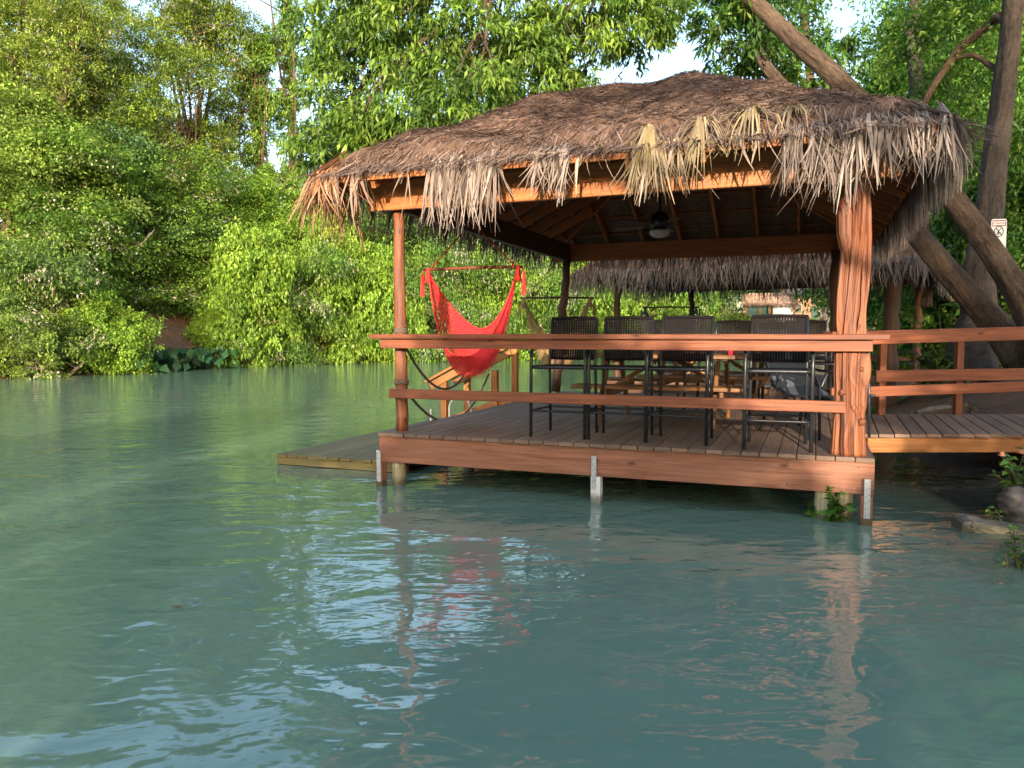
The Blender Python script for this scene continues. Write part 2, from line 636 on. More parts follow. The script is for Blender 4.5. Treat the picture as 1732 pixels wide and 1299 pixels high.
def ground_z(X, Y, rough=True):
    X = np.asarray(X, float); Y = np.asarray(Y, float)
    d, right = sdist(X, Y)
    wob = .35 * np.sin(X * .9 + 1.3 * np.sin(Y * .7)) + .25 * np.sin(Y * 1.7 + X * .6)
    dl = d + wob * .8
    left = np.interp(dl, [-6, -1.5, 0, .5, 1.6, 3.5, 9, 30, 400], [-2.5, -1.0, 0, .4, 1.5, 2.5, 3.2, 5, 7])
    dr = d + wob * .22
    rt = np.interp(dr, [-6, -1.5, 0, .4, 1.2, 2.4, 4.5, 15, 60, 400], [-2.5, -1.0, 0, .25, .42, .92, 1.25, 1.6, 2.5, 7])
    z = np.where(right, rt, left)
    if rough:
        z = z + np.where(d > 0, .05 * np.sin(X * 5.1 + Y * 2) * np.sin(Y * 4.3 - X), 0)
    return z


def gz(x, y):
    return float(ground_z(np.array([x]), np.array([y]))[0])


def grid_mesh(name, xs, ys, zfun, mat):
    X, Y = np.meshgrid(xs, ys)
    Z = zfun(X, Y)
    V = np.stack([X.ravel(), Y.ravel(), Z.ravel()], -1)
    nx, ny = len(xs), len(ys)
    i = np.arange(nx - 1)[None, :] + nx * np.arange(ny - 1)[:, None]
    Fq = np.stack([i, i + 1, i + nx + 1, i + nx], -1).reshape(-1, 4)
    me = bpy.data.meshes.new(name)
    me.vertices.add(len(V)); me.vertices.foreach_set('co', V.astype(np.float32).ravel())
    me.loops.add(Fq.size); me.loops.foreach_set('vertex_index', Fq.ravel().astype(np.int32))
    me.polygons.add(len(Fq)); me.polygons.foreach_set('loop_start', np.arange(0, Fq.size, 4, dtype=np.int32))
    me.polygons.foreach_set('use_smooth', [True] * len(Fq))
    me.update(calc_edges=True)
    me.materials.append(mat)
    o = bpy.data.objects.new(name, me)
    COL.objects.link(o)
    return o


xs = np.concatenate([np.linspace(-900, -70, 12), np.linspace(-64, -20, 40), np.linspace(-19.4, 12, 150), np.linspace(12.6, 60, 60), np.linspace(66, 900, 14)])
ys = np.concatenate([np.linspace(-900, -60, 10), np.linspace(-52, 0, 40), np.linspace(.4, 30, 130), np.linspace(30.6, 95, 90), np.linspace(100, 1200, 16)])
g = grid_mesh('ground', xs, ys, ground_z, M['soil'])
tag(g, kind='structure', label='brown earth of the river banks and bed', cat='ground')
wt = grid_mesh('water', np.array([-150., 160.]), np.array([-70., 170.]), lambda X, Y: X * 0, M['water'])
tag(wt, kind='structure', label='milky turquoise river with gentle ripples', cat='water')

# ------------------------------------------------------------------ foliage
def build_leaves(name, P, A, S_, L, W, T, mat, parent=None, droop=.15):
    """P base points, A long axes, S_ side axes (unit), L lengths, W widths, T tints: one folded leaf blade each"""
    n = len(P)
    Nn = np.cross(A, S_)
    L = L[:, None]; W = W[:, None]
    mid = P + A * L * .42 - Nn * L * .03
    tip = P + A * L - np.array([0, 0, 1.]) * L * droop
    l = mid - S_ * W * .5 + Nn * W * .16
    r_ = mid + S_ * W * .5 + Nn * W * .16
    V = np.stack([P, r_, tip, l], 1).reshape(-1, 3)
    me = bpy.data.meshes.new(name)
    me.vertices.add(4 * n); me.vertices.foreach_set('co', V.astype(np.float32).ravel())
    me.loops.add(4 * n); me.loops.foreach_set('vertex_index', np.arange(4 * n, dtype=np.int32))
    me.polygons.add(n); me.polygons.foreach_set('loop_start', np.arange(0, 4 * n, 4, dtype=np.int32))
    me.update(calc_edges=True)
    ca = me.attributes.new('tint', 'FLOAT_COLOR', 'POINT')
    T4 = np.concatenate([T, np.ones((n, 1))], 1)
    ca.data.foreach_set('color', np.repeat(T4, 4, 0).astype(np.float32).ravel())
    me.materials.append(mat)
    o = bpy.data.objects.new(name, me)
    COL.objects.link(o)
    o.parent = parent
    return o


def unit(a):
    return a / (np.linalg.norm(a, axis=-1, keepdims=True) + 1e-9)


def foliage(rng, clumps, radii, per, L, W, hang=.25, flat=.6, tip_young=.0, flower=0.0, out_c=None):
    """leaves gathered in sprays round each clump centre"""
    nC = len(clumps)
    idx = np.repeat(np.arange(nC), per)
    n = len(idx)
    # each clump is a handful of short sprays; leaves sit along them
    sp = 7
    sdir = unit(rng.normal(size=(nC, sp, 3)) * np.array([1, 1, .55]) + np.array([0, 0, .12]))
    if out_c is not None:
        sdir = unit(sdir + .7 * unit(clumps - out_c)[:, None, :])
    k = rng.integers(0, sp, n)
    d = sdir[idx, k]
    t = rng.random(n) ** .6
    rad = radii[idx]
    P = clumps[idx] + d * (t * rad)[:, None] + rng.normal(size=(n, 3)) * (rad * .2)[:, None] * np.array([1, 1, flat])
    P[:, 2] -= hang * (t * rad) * .6
    side0 = unit(rng.normal(size=(n, 3)))
    A = unit(d * .6 + side0 * .9 + np.array([0, 0, -1.]) * hang * (.5 + rng.random(n))[:, None])
    Nn = unit(np.array([0, 0, 1.]) + rng.normal(size=(n, 3)) * .55 + d * .25)
    S_ = unit(np.cross(Nn, A))
    ls = L * (.65 + .7 * rng.random(n))
    ws = W * (.65 + .7 * rng.random(n))
    cb = rng.random(nC); cy = rng.random(nC) ** 2; cf = rng.random(nC)
    T = np.stack([np.clip(cb[idx] * .66 + rng.random(n) * .34, 0, 1),
                  np.clip(cy[idx] * .7 * (.3 + .9 * t) + tip_young * t * cb[idx] + rng.normal(size=n) * .08, 0, 1),
                  np.where(cf[idx] > 1 - flower, (rng.random(n) > .55) * 1.0, 0.0)], 1)
    return P, A, S_, ls, ws, T


def cat_parts(parts):
    return [np.concatenate(z, 0) for z in zip(*parts)]


def ell_points(rng, ells, dens, shell=.55):
    """clump centres inside a set of ellipsoids (cx,cy,cz,rx,ry,rz), more of them towards the skin"""
    out, cen = [], []
    for e in ells:
        c, r_ = np.array(e[:3]), np.array(e[3:6])
        n = max(6, int(dens * (r_[0] * r_[1] + r_[0] * r_[2] + r_[1] * r_[2]) / 3 * 4))
        d = unit(rng.normal(size=(n, 3)))
        q = c + d * r_ * (rng.random((n, 1)) ** (shell * .6)) * (.85 + .3 * rng.random((n, 1)))
        out.append(q); cen.append(np.repeat(c[None], n, 0))
    return np.concatenate(out), np.concatenate(cen)


def limbs(mb, rnd, base, fork, targets, r0, wob=.12, n=7):
    """trunk from base to fork, and a limb from the trunk to each target"""
    base, fork = Vector(base), Vector(fork)
    L = (fork - base).length
    pts = [base.lerp(fork, i / 6) + Vector((rnd.uniform(-1, 1), rnd.uniform(-1, 1), 0)) * wob * L * .12 * (0 < i < 6) for i in range(7)]
    mb.tube(pts, [r0 * (1.25 - .12 * i if i < 1 else 1.05 - .07 * i) for i in range(7)], 10, bump=.05)
    for tg in targets:
        tg = Vector(tg)
        k = rnd.randint(3, 6)
        s = pts[k]
        dist = (tg - s).length
        mid = s.lerp(tg, .5) + Vector((rnd.uniform(-1, 1), rnd.uniform(-1, 1), rnd.uniform(-.2, .9))) * dist * .16
        q = [(1 - t) ** 2 * s + 2 * t * (1 - t) * mid + t * t * tg for t in [i / n for i in range(n + 1)]]
        r1 = r0 * rnd.uniform(.28, .5)
        mb.tube(q, [r1 * (1 - .85 * i / n) for i in range(n + 1)], 6, cap=False, bump=.06)
        for _ in range(3):
            a = q[rnd.randint(3, n - 1)]
            e = a + Vector((rnd.uniform(-1, 1), rnd.uniform(-1, 1), rnd.uniform(-.3, .8))) * dist * .35
            m2 = a.lerp(e, .5) + Vector((rnd.uniform(-1, 1), rnd.uniform(-1, 1), rnd.uniform(-.5, .5))) * dist * .06
            mb.tube([a, m2, e], [r1 * .4, r1 * .25, r1 * .06], 5, cap=False)


PROTO = {}


def make_proto(kind, seed, H, ells, per, clump_r, L, W, dens, r0, fork, hang=.3, young=.2, flower=0., barkm='bark', ntar=12):
    rng = np.random.default_rng(seed)
    rnd = random.Random(seed)
    C, ce = ell_points(rng, ells, dens)
    C[:, 2] = np.maximum(C[:, 2], .12)
    rr = clump_r * (.6 + .8 * rng.random(len(C)))
    parts = foliage(rng, C, rr, per, L, W, hang, .6, young, flower, ce)
    mb = MB(seed)
    limbs(mb, rnd, (0, 0, -.4), fork, [C[i] for i in rng.choice(len(C), min(ntar, len(C)), False)], r0)
    root = empty(kind)
    tr = mb.build('trunk', M[barkm], root, smooth=True)
    cr = build_leaves('crown', *parts, M['leaf'], root)
    PROTO[kind + str(seed)] = root
    return root


def rand_ells(seed, n, rx, z0, z1, rmin, rmax):
    r_ = random.Random(seed)
    out = []
    for i in range(n):
        z = z0 + (z1 - z0) * (i + .5) / n
        prof = math.sin(math.pi * (.15 + .75 * (z - z0) / (z1 - z0)))
        a = r_.uniform(0, 2 * math.pi)
        d = rx * prof * r_.uniform(.25, .85)
        q = r_.uniform(rmin, rmax)
        out.append((math.cos(a) * d, math.sin(a) * d, z, q, q, q * r_.uniform(.55, .8)))
    return out


# six growth forms, each built once; every tree on the banks is its own copy of one of them
P_broadA = make_proto('broadleaf_tree', 11, 10, rand_ells(11, 20, 3.4, 1.2, 10, 1.2, 2.0), 95, .72, .145, .08, 5.4, .22, (0.3, .2, 6.5))
P_broadB = make_proto('broadleaf_tree', 23, 10, rand_ells(23, 18, 3.0, 1.0, 9.5, 1.1, 1.9), 95, .72, .135, .07, 5.4, .2, (-.4, .1, 6), flower=.09)
P_airy = make_proto('feathery_tree', 37, 16, rand_ells(37, 26, 4.6, 5.0, 16, 1.0, 2.0), 80, .62, .155, .065, 4.7, .3, (.5, 0, 9), hang=.15, young=.35, ntar=26, flower=.09)
P_airyB = make_proto('feathery_tree', 41, 16, rand_ells(41, 24, 4.2, 4.0, 15.5, .9, 1.8), 80, .62, .155, .065, 4.7, .28, (-.6, .3, 8), hang=.2, young=.3, ntar=26)
P_shrubA = make_proto('riverside_shrub', 53, 4, rand_ells(53, 13, 2.0, .25, 3.6, .8, 1.25), 105, .46, .13, .075, 7.2, .07, (.2, 0, 1.4), hang=.4, young=.35)
P_shrubB = make_proto('riverside_shrub', 67, 4, rand_ells(67, 12, 2.2, .2, 3.2, .7, 1.15), 105, .46, .105, .055, 7.2, .06, (-.2, .1, 1.2), hang=.5, young=.2, flower=.10)
P_shrubC = make_proto('riverside_shrub', 71, 4, [(math.cos(i * 2.4) * (.5 + 1.3 * ((i * 7) % 11) / 11), math.sin(i * 2.4) * (.5 + 1.3 * ((i * 7) % 11) / 11), .4 + 3.3 * ((i * 5) % 16) / 16, .95, .95, .22) for i in range(16)], 110, .5, .10, .05, 13, .06, (.2, .1, 1.6), hang=.35, young=.2, flower=.2)
P_vine = make_proto('vine_clad_tree', 79, 20, [(.25 * math.sin(i * 1.3), .25 * math.cos(i * 2.1), 1.2 + i * .95, .55 + .25 * math.sin(i * 2.7), .6, .8) for i in range(20)] +
                    [(1.6, .2, 17, 1.2, 1.2, .7), (-1.4, .4, 18.5, 1.3, 1.2, .8), (.4, -.6, 20, 1.6, 1.4, .9), (2.2, 0, 12, .9, .8, .5), (-1.7, 0, 10, .8, .8, .5)],
                    60, .5, .2, .11, 9, .3, (.2, .1, 18), hang=.5, ntar=10)
_used = set()


def plant_tree(proto, px, y, H, Wd, rz, colr, label, cat='tree', group=None, x=None, H0=10.0, W0=7.0, zoff=0.0, name=None):
    if proto.name in _used:
        o = copy_tree(proto)
    else:
        o = proto; _used.add(proto.name)
    X = (px - 866) / FPX * y if x is None else x
    o.location = (X, y, gz(X, y) - .15 + zoff)
    o.rotation_euler = (0, 0, rz)
    o.scale = (Wd / W0, Wd / W0, H / H0)
    for c in kids(o):
        if c.name.startswith('crown'):
            c.color = (*colr, 1)
    tag(o, label, cat, group)
    return o


G_BR = (.165, .29, .04)      # bright yellow green
G_MID = (.09, .19, .035)
G_DK = (.045, .12, .035)
G_OL = (.16, .235, .055)
G_BL = (.075, .17, .07)
GT = 'trees on the far bank'
GS = 'shrubs leaning over the far waterline'
GP = 'trees seen through the pavilions'

# back row (tall)
plant_tree(P_airy, 30, 38, 17.5, 11, .3, G_OL, 'tall olive green feathery tree filling the top left corner of the view', 'tree', GT, H0=16, W0=10)
plant_tree(P_airyB, 190, 42, 17.5, 10.5, 1.3, G_OL, 'tall airy tree with sky showing through its crown, right of the corner tree', 'tree', GT, H0=16, W0=10)
plant_tree(P_airy, 110, 36, 14.5, 9, 4.0, (.15, .2, .04), 'airy tree with thin grey boughs between the corner tree and its right neighbour', 'tree', GT, H0=16, W0=10)
plant_tree(P_airyB, 290, 40, 13.5, 8.5, 4.4, (.13, .2, .035), 'light green feathery tree just above the blossom-sprinkled tree', 'tree', GT, H0=16, W0=10)
plant_tree(P_airy, 345, 45, 18.5, 11, 2.6, (.10, .15, .025), 'airy tree with bare dark boughs showing, left of the vine-wrapped trunks', 'tree', GT, H0=16, W0=10)
plant_tree(P_vine, 497, 46, 24, 4.0, .9, G_MID, 'tall upright trunk wrapped in green vines against the sky', 'tree', GT, H0=20, W0=5)
plant_tree(P_vine, 447, 45, 15.5, 3.6, 2.2, G_MID, 'shorter vine-wrapped trunk left of the tall upright one', 'tree', GT, H0=20, W0=5)
plant_tree(P_airyB, 575, 52, 13, 8, .5, (.10, .16, .03), 'pale feathery tree between the vine-wrapped trunk and the overhanging boughs', 'tree', GT, H0=16, W0=10)
# middle row
plant_tree(P_broadA, 10, 32, 8.6, 7.6, .4, G_OL, 'broad yellow-green tree at the left edge of the far bank', 'tree', GT)
plant_tree(P_broadB, 125, 33, 7.8, 7, 2.0, G_MID, 'mid green tree behind the big pale shrub on the far bank', 'tree', GT)
plant_tree(P_broadA, 225, 37.5, 8.2, 7.5, 3.5, G_BL, 'blue-green tree above the bare earth cutting on the far bank', 'tree', GT)
plant_tree(P_broadB, 335, 38.5, 7.4, 7.5, 5.1, G_MID, 'tree sprinkled with pale blossom above the earth cutting', 'tree', GT)
plant_tree(P_broadA, 420, 41.5, 7.0, 7.5, 1.1, G_BR, 'bright lime tree below the vine-wrapped trunks', 'tree', GT)
plant_tree(P_broadB, 520, 45, 7.6, 7.5, 2.9, G_BR, 'bright lime tree behind the drooping frond of the roof corner', 'tree', GT)
plant_tree(P_broadA, 610, 47.5, 8.5, 8, .2, G_MID, 'green tree just left of the slim pavilion post', 'tree', GT)
# shrubs along the far waterline
sh = [
    (P_shrubB, 25, 27.6, 3.2, 5.0, .2, G_OL, 'olive shrub with bare twigs at the left end of the far waterline'),
    (P_shrubC, 60, 29.2, 5.4, 6.4, 1.0, (.085, .16, .045), 'big pale green shrub bulging over the water at far left'),
    (P_shrubA, 185, 29.8, 3.7, 4.2, 2.4, G_BR, 'lime shrub reaching out right of the big pale shrub'),
    (P_shrubB, 398, 36.8, 3.0, 3.0, 3.0, G_MID, 'small green shrub at the foot of the earth cutting'),
    (P_shrubA, 352, 36.2, 2.0, 2.2, .7, G_BR, 'small bright shrub growing on the earth cutting'),
    (P_shrubA, 430, 38.5, 6.2, 5.6, 4.2, G_BR, 'lime shrub overhanging the water right of the elephant ears'),
    (P_shrubC, 500, 41.2, 5.6, 6.0, 5.0, G_MID, 'green shrub between two lime ones on the far waterline'),
    (P_shrubA, 570, 42.5, 6.8, 6.0, 1.6, G_BR, 'tall lime shrub dipping into the water left of the slim post'),
    (P_shrubA, 645, 44.5, 6.4, 5.6, 2.8, G_BR, 'lime shrub directly behind the slim pavilion post'),
    (P_shrubC, 705, 45.6, 6.6, 6.0, .1, G_MID, 'green shrub behind the left edge of the red hammock'),
    (P_shrubC, 775, 47.0, 7.4, 6.5, 3.7, G_MID, 'shrub with pale blossom behind the red hammock'),
    (P_shrubA, 850, 48.6, 6.6, 6.2, 5.5, G_BR, 'bright shrub between the red and the tan hammock'),
    (P_shrubC, 925, 50.6, 7.4, 6.4, .9, G_MID, 'green shrub behind the tan hammock'),
    (P_shrubA, 1000, 53.6, 8.2, 7.0, 2.1, G_BR, 'lime shrub behind the backs of the first two bar chairs'),
    (P_shrubA, 1085, 57.5, 9.0, 8.0, 3.3, G_BR, 'glowing lime bush behind the blue hammock'),
    (P_shrubB, 1165, 61.5, 8.5, 8.0, 4.4, G_MID, 'green bush right of the blue hammock'),
]
for pr, px, y, H, Wd, rz, c, lab in sh:
    y -= .6 if px < 400 else 2.4
    H *= 1.0 if px < 400 else 1.12
    y += ((px * 7) % 13 - 6) * .15
    plant_tree(pr, px, y, H, Wd, rz, c, lab, 'shrub', GS, H0=4, W0=5.2)
# trees further along, seen over and through the pavilions
far = [
    (P_broadB, 700, 55, 13, 10, .6, G_MID, 'far bank tree behind the boughs left of the roof'),
    (P_broadA, 800, 57, 13.5, 10, 1.9, G_MID, 'far bank tree rising behind the red hammock'),
    (P_broadB, 900, 60, 13, 11, 3.1, G_MID, 'far bank tree rising behind the tan hammock'),
    (P_broadA, 1010, 66, 14, 12, 4.5, G_MID, 'far bank tree behind the first bar chairs'),
    (P_broadB, 1120, 71, 14, 12, 5.4, G_BR, 'far bank tree behind the blue hammock bar'),
    (P_broadA, 1215, 84, 14, 13, .3, G_DK, 'dark tree left of the thatched hut across the water'),
    (P_broadB, 1300, 96, 17, 14, 1.4, G_DK, 'dark tree behind the thatched hut across the water'),
    (P_broadA, 1385, 100, 18, 14, 2.2, G_DK, 'dark tree behind the peach house across the water'),
    (P_broadB, 1480, 104, 19, 14, 3.9, G_MID, 'distant tree seen just right of the knotted post'),
    (P_broadA, 1545, 112, 19, 15, 4.9, G_BR, 'distant bright tree between the dark pavilion post and the leaning trunk'),
    (P_broadB, 1630, 118, 19, 15, 5.9, G_MID, 'distant tree hidden mostly by the leaning trunks'),
    (P_airy, 1180, 88, 17, 15, 5.0, G_OL, 'airy olive tree beside the far meadow', ),
]
for pr, px, y, H, Wd, rz, c, lab in far:
    h0, w0 = (16, 10) if pr is P_airy else (10, 7)
    plant_tree(pr, px, y, H, Wd, rz, c, lab, 'tree', GP, H0=h0, W0=w0)

# undergrowth covering the left bank behind the shrubs
rng = np.random.default_rng(5)
q = []
segs = list(zip(LB[2:8], LB[3:9]))
for (a, b) in segs:
    a, b = np.array(a), np.array(b)
    L_ = np.linalg.norm(b - a)
    n = int(L_ * 14)
    t = rng.random(n)
    off = .3 + rng.random(n) ** 1.3 * 9
    nrm = np.array([-(b - a)[1], (b - a)[0]]) / L_
    q.append(a + t[:, None] * (b - a) + nrm * off[:, None])
q = np.concatenate(q)
# the bare earth cutting stays bare
e0 = at(300, 540, 35.5)
bare = ((q[:, 0] - e0.x) ** 2 / 2.4 ** 2 + (q[:, 1] - e0.y) ** 2 / 4.2 ** 2) < 1
q = q[~bare]
Cc = np.stack([q[:, 0], q[:, 1], ground_z(q[:, 0], q[:, 1]) + .25], -1)
pp = foliage(rng, Cc, .5 + .5 * rng.random(len(Cc)), 40, .2, .09, .4, .7, .15)
o = build_leaves('undergrowth', *pp, M['leaf'])
o.color = (.045, .10, .02, 1)
tag(o, 'tangled green undergrowth covering the far bank behind the shrubs', 'undergrowth', None, 'stuff')

# elephant-ear plants at the waterline
rng = np.random.default_rng(8)
for i, (px, lab) in enumerate([(225, 'dark elephant-ear clump left of the earth cutting, beside the bare twigs'), (268, 'dark elephant-ear clump below the left side of the earth cutting'),
                               (310, 'dark elephant-ear clump below the middle of the earth cutting'), (352, 'dark elephant-ear clump at the right end of its row')]):
    y = 29.6 + (px - 200) / 300 * 10.6
    X = (px - 866) / FPX * y
    e = empty('elephant_ear', (X, y, 0))
    n = 90
    P = np.stack([rng.normal(size=n) * .55, rng.normal(size=n) * .4, .25 + rng.random(n) * .75], -1)
    A = unit(np.stack([rng.normal(size=n) * .6, -.7 + rng.normal(size=n) * .4, -.7 + .3 * rng.random(n)], -1))
    S_ = unit(np.cross(np.array([0, -.6, .8]) + rng.normal(size=(n, 3)) * .3, A))
    T = np.stack([rng.random(n), rng.random(n) * .15, np.zeros(n)], -1)
    o = build_leaves('foliage', P, A, S_, .42 + .2 * rng.random(n), .3 + .12 * rng.random(n), T, M['leaf'], e)
    o.color = (.025, .085, .04, 1)
    mb = MB(i)
    for k in range(22):
        mb.tube([(P[k][0] * .4, P[k][1] * .4, -.2), P[k]], [.02, .012], 4, cap=False)
    mb.build('stalks', M['twig'], e)
    tag(e, lab, 'plant', 'elephant ears at the far waterline')

# bare twigs and fallen branches on the far waterline
for i, (x0, y0, x1, y1, d, lab) in enumerate([(165, 632, 197, 560, 30.3, 'thin pale dead branch standing in front of the elephant ears'),
                                              (190, 625, 245, 612, 31, 'fallen bare branch lying on the water beside the elephant ears'),
                                              (30, 640, 80, 622, 27.0, 'tangle of bare twigs at the left end of the far waterline'),
                                              (118, 634, 160, 600, 28.2, 'bare twigs sticking out under the lime shrub at far left'),
                                              (455, 622, 500, 600, 37.5, 'bare twigs at the foot of the lime shrub right of the elephant ears'),
                                              (560, 616, 530, 590, 40.5, 'bare twigs hanging into the water left of the driftwood'),
                                              (612, 618, 640, 590, 43, 'bare driftwood branch on the bank left of the slim post'),
                                              (215, 440, 262, 388, 33.6, 'pale leaning dead limb above the earth cutting')]):
    mb = MB(i + 60)
    a, b = at(x0, y0, d), at(x1, y1, d)
    rr = .07
    m_ = a.lerp(b, .5) + Vector((.1, .1, .15))
    mb.tube([a, m_, b], [rr, rr * .7, rr * .2], 6, bump=.1)
    for k in range(6):
        s = a.lerp(b, random.Random(i * 9 + k).uniform(.25, .9))
        e_ = s + Vector((random.Random(k + i).uniform(-1, 1), random.Random(k * 3 + i).uniform(-.5, .5), random.Random(k * 7 + i).uniform(-.4, .7)))
        mb.tube([s, s.lerp(e_, .5) + Vector((0, 0, .08)), e_], [.03, .02, .006], 5, cap=False)
    o = mb.build('dead_branch', M['barkpale'], smooth=True)
    tag(o, lab, 'branch', 'dead branches on the far bank')

# ------------------------------------------------------------------ pavilion builder
def make_frame(origin, ang):
    u = Vector((math.cos(ang), -math.sin(ang), 0))
    v = Vector((math.sin(ang), math.cos(ang), 0))
    o = Vector((origin[0], origin[1], 0))
    return (lambda a, b, z: o + u * a + v * b + Vector((0, 0, z))), u, v


def roof_parts(root, Pf, u, v, W, D, eave_z, slope, ov, seed, dens, frond_fun, topcol=0.0, straw_n=30000, frond_step=.05, fans=()):
    """hip roof: thatch skin, loose straw on it, hanging fringe at the eaves. Pf works in the pavilion's own frame"""
    rng = np.random.default_rng(seed)
    a0, a1, b0, b1 = -ov, W + ov, -ov, D + ov

    def hz(a, b):
        e = np.minimum(np.minimum(a - a0, a1 - a), np.minimum(b - b0, b1 - b))
        return eave_z + np.maximum(e, 0) * slope

    loc = lambda a, b, z: Vector((a, b, z))     # children live in the root's own axes
    # skin: top and underside
    na, nb = 110, 130
    A_, B_ = np.meshgrid(np.linspace(a0, a1, na), np.linspace(b0, b1, nb))
    e = np.minimum(np.minimum(A_ - a0, a1 - A_), np.minimum(B_ - b0, b1 - B_))
    def puff(a_, b_):
        e_ = np.minimum(np.minimum(a_ - a0, a1 - a_), np.minimum(b_ - b0, b1 - b_))
        return (.13 * np.clip(e_ / .25, .25, 1) + .065 * np.sin(np.pi * np.clip(e_ / 2.6, 0, 1)) + np.clip(e_ / .5, .2, 1) * (
            .045 * np.sin(a_ * 3.1 + 1.7 * np.sin(b_ * 2.3)) * np.sin(b_ * 2.7 + a_) + .03 * np.sin(a_ * 7.3 + b_ * 1.9) * np.sin(b_ * 6.1 - a_ * 2.2)))
    lump = rng.normal(size=A_.shape) * .012
    ridge_round = -.10 * np.exp(-((hz(A_, B_).max() - hz(A_, B_)) / .16) ** 2)
    th = puff(A_, B_)
    Zt = hz(A_, B_) + th + lump + ridge_round
    Zb = hz(A_, B_) + .0 * A_
    V = np.concatenate([np.stack([A_.ravel(), B_.ravel(), Zt.ravel()], -1), np.stack([A_.ravel(), B_.ravel(), Zb.ravel()], -1)])
    i = np.arange(na - 1)[None, :] + na * np.arange(nb - 1)[:, None]
    Ft = np.stack([i, i + 1, i + na + 1, i + na], -1).reshape(-1, 4)
    Fb = Ft[:, ::-1] + na * nb
    ring = list(range(na)) + [na - 1 + na * k for k in range(1, nb)] + [na * nb - 1 - k for k in range(1, na)] + [na * (nb - 1 - k) for k in range(1, nb - 1)]
    side = [(ring[k], ring[k] + na * nb, ring[(k + 1) % len(ring)] + na * nb, ring[(k + 1) % len(ring)]) for k in range(len(ring))]
    me = bpy.data.meshes.new('roof_thatch')
    me.from_pydata(V.tolist(), [], Ft.tolist() + Fb.tolist() + side)
    ca = me.attributes.new('tint', 'FLOAT_COLOR', 'POINT')
    tt = np.stack([np.clip(.35 + rng.normal(size=len(V)) * .22, 0, 1), np.clip(rng.normal(size=len(V)) * .1, 0, 1), np.clip(rng.random(len(V)) * .25, 0, 1), np.ones(len(V))], -1)
    tt[na * nb:, 0] = np.clip(.35 + .3 * rng.random(na * nb), 0, 1)
    ca.data.foreach_set('color', tt.astype(np.float32).ravel())
    me.materials.append(M['thatch'])
    sk = bpy.data.objects.new('roof_thatch', me)
    COL.objects.link(sk); sk.parent = root

    # loose straw strands lying on the skin
    n = straw_n
    a = rng.uniform(a0, a1, n); b = rng.uniform(b0, b1, n)
    ea = np.stack([a - a0, a1 - a, b - b0, b1 - b], -1)
    wh = ea.argmin(1)
    down = np.array([[-1, 0], [1, 0], [0, -1], [0, 1]], float)[wh]
    ang = rng.normal(size=n) * 1.0
    emin = ea.min(1)
    low = np.clip(1 - emin / .75, 0, 1)
    ang = ang * (1 - .65 * low)
    dx = down[:, 0] * np.cos(ang) - down[:, 1] * np.sin(ang)
    dy = down[:, 0] * np.sin(ang) + down[:, 1] * np.cos(ang)
    L = .05 + .20 * rng.random(n) ** 2.2
    wd = (.0035 + .010 * rng.random(n) ** 2.5) * (1 + .6 * low)
    L = L * (1 + 1.1 * low)
    a2, b2 = a + dx * L, b + dy * L
    top = lambda a_, b_: hz(a_, b_) + puff(a_, b_)
    P0 = np.stack([a, b, top(a, b) - .012 + .03 * rng.random(n)], -1)
    P1 = np.stack([a2, b2, np.where((a2 < a0) | (a2 > a1) | (b2 < b0) | (b2 > b1), eave_z - .05 - .06 * rng.random(n), top(a2, b2) + .05 * rng.random(n))], -1)
    ridge = np.exp(-((hz(A_, B_).max() - hz(a, b)) / .16) ** 2) * .10
    P0[:, 2] -= ridge; P1[:, 2] -= ridge
    A = unit(P1 - P0)
    Sx = unit(np.cross(A, np.array([0, 0, 1.]) + rng.normal(size=(n, 3)) * .5))
    patch = np.sin(a * 1.9 + 2 * np.sin(b * 1.1)) * .5 + .5
    T = np.stack([np.clip(.22 + .62 * rng.random(n) ** 1.5 + .12 * patch, 0, 1), (rng.random(n) > .93) * rng.random(n) * .6, (rng.random(n) > .8) * rng.random(n) * .55 * (1 - .7 * low)], -1)
    T[:, 0] = np.clip(T[:, 0] + .15 * low, 0, 1)
    st = build_leaves('loose_straw', P0, A, Sx, L, wd, T, M['thatch'], root, droop=0.0)

    # ridge roll and hip rolls of gathered straw
    mb = MB(seed + 5)
    # hanging fringe
    rnd = random.Random(seed)
    edges = [((a0, b0), (a1, b0), (0, -1)), ((a1, b0), (a1, b1), (1, 0)), ((a1, b1), (a0, b1), (0, 1)), ((a0, b1), (a0, b0), (-1, 0))]
    fr = MB(seed + 9)
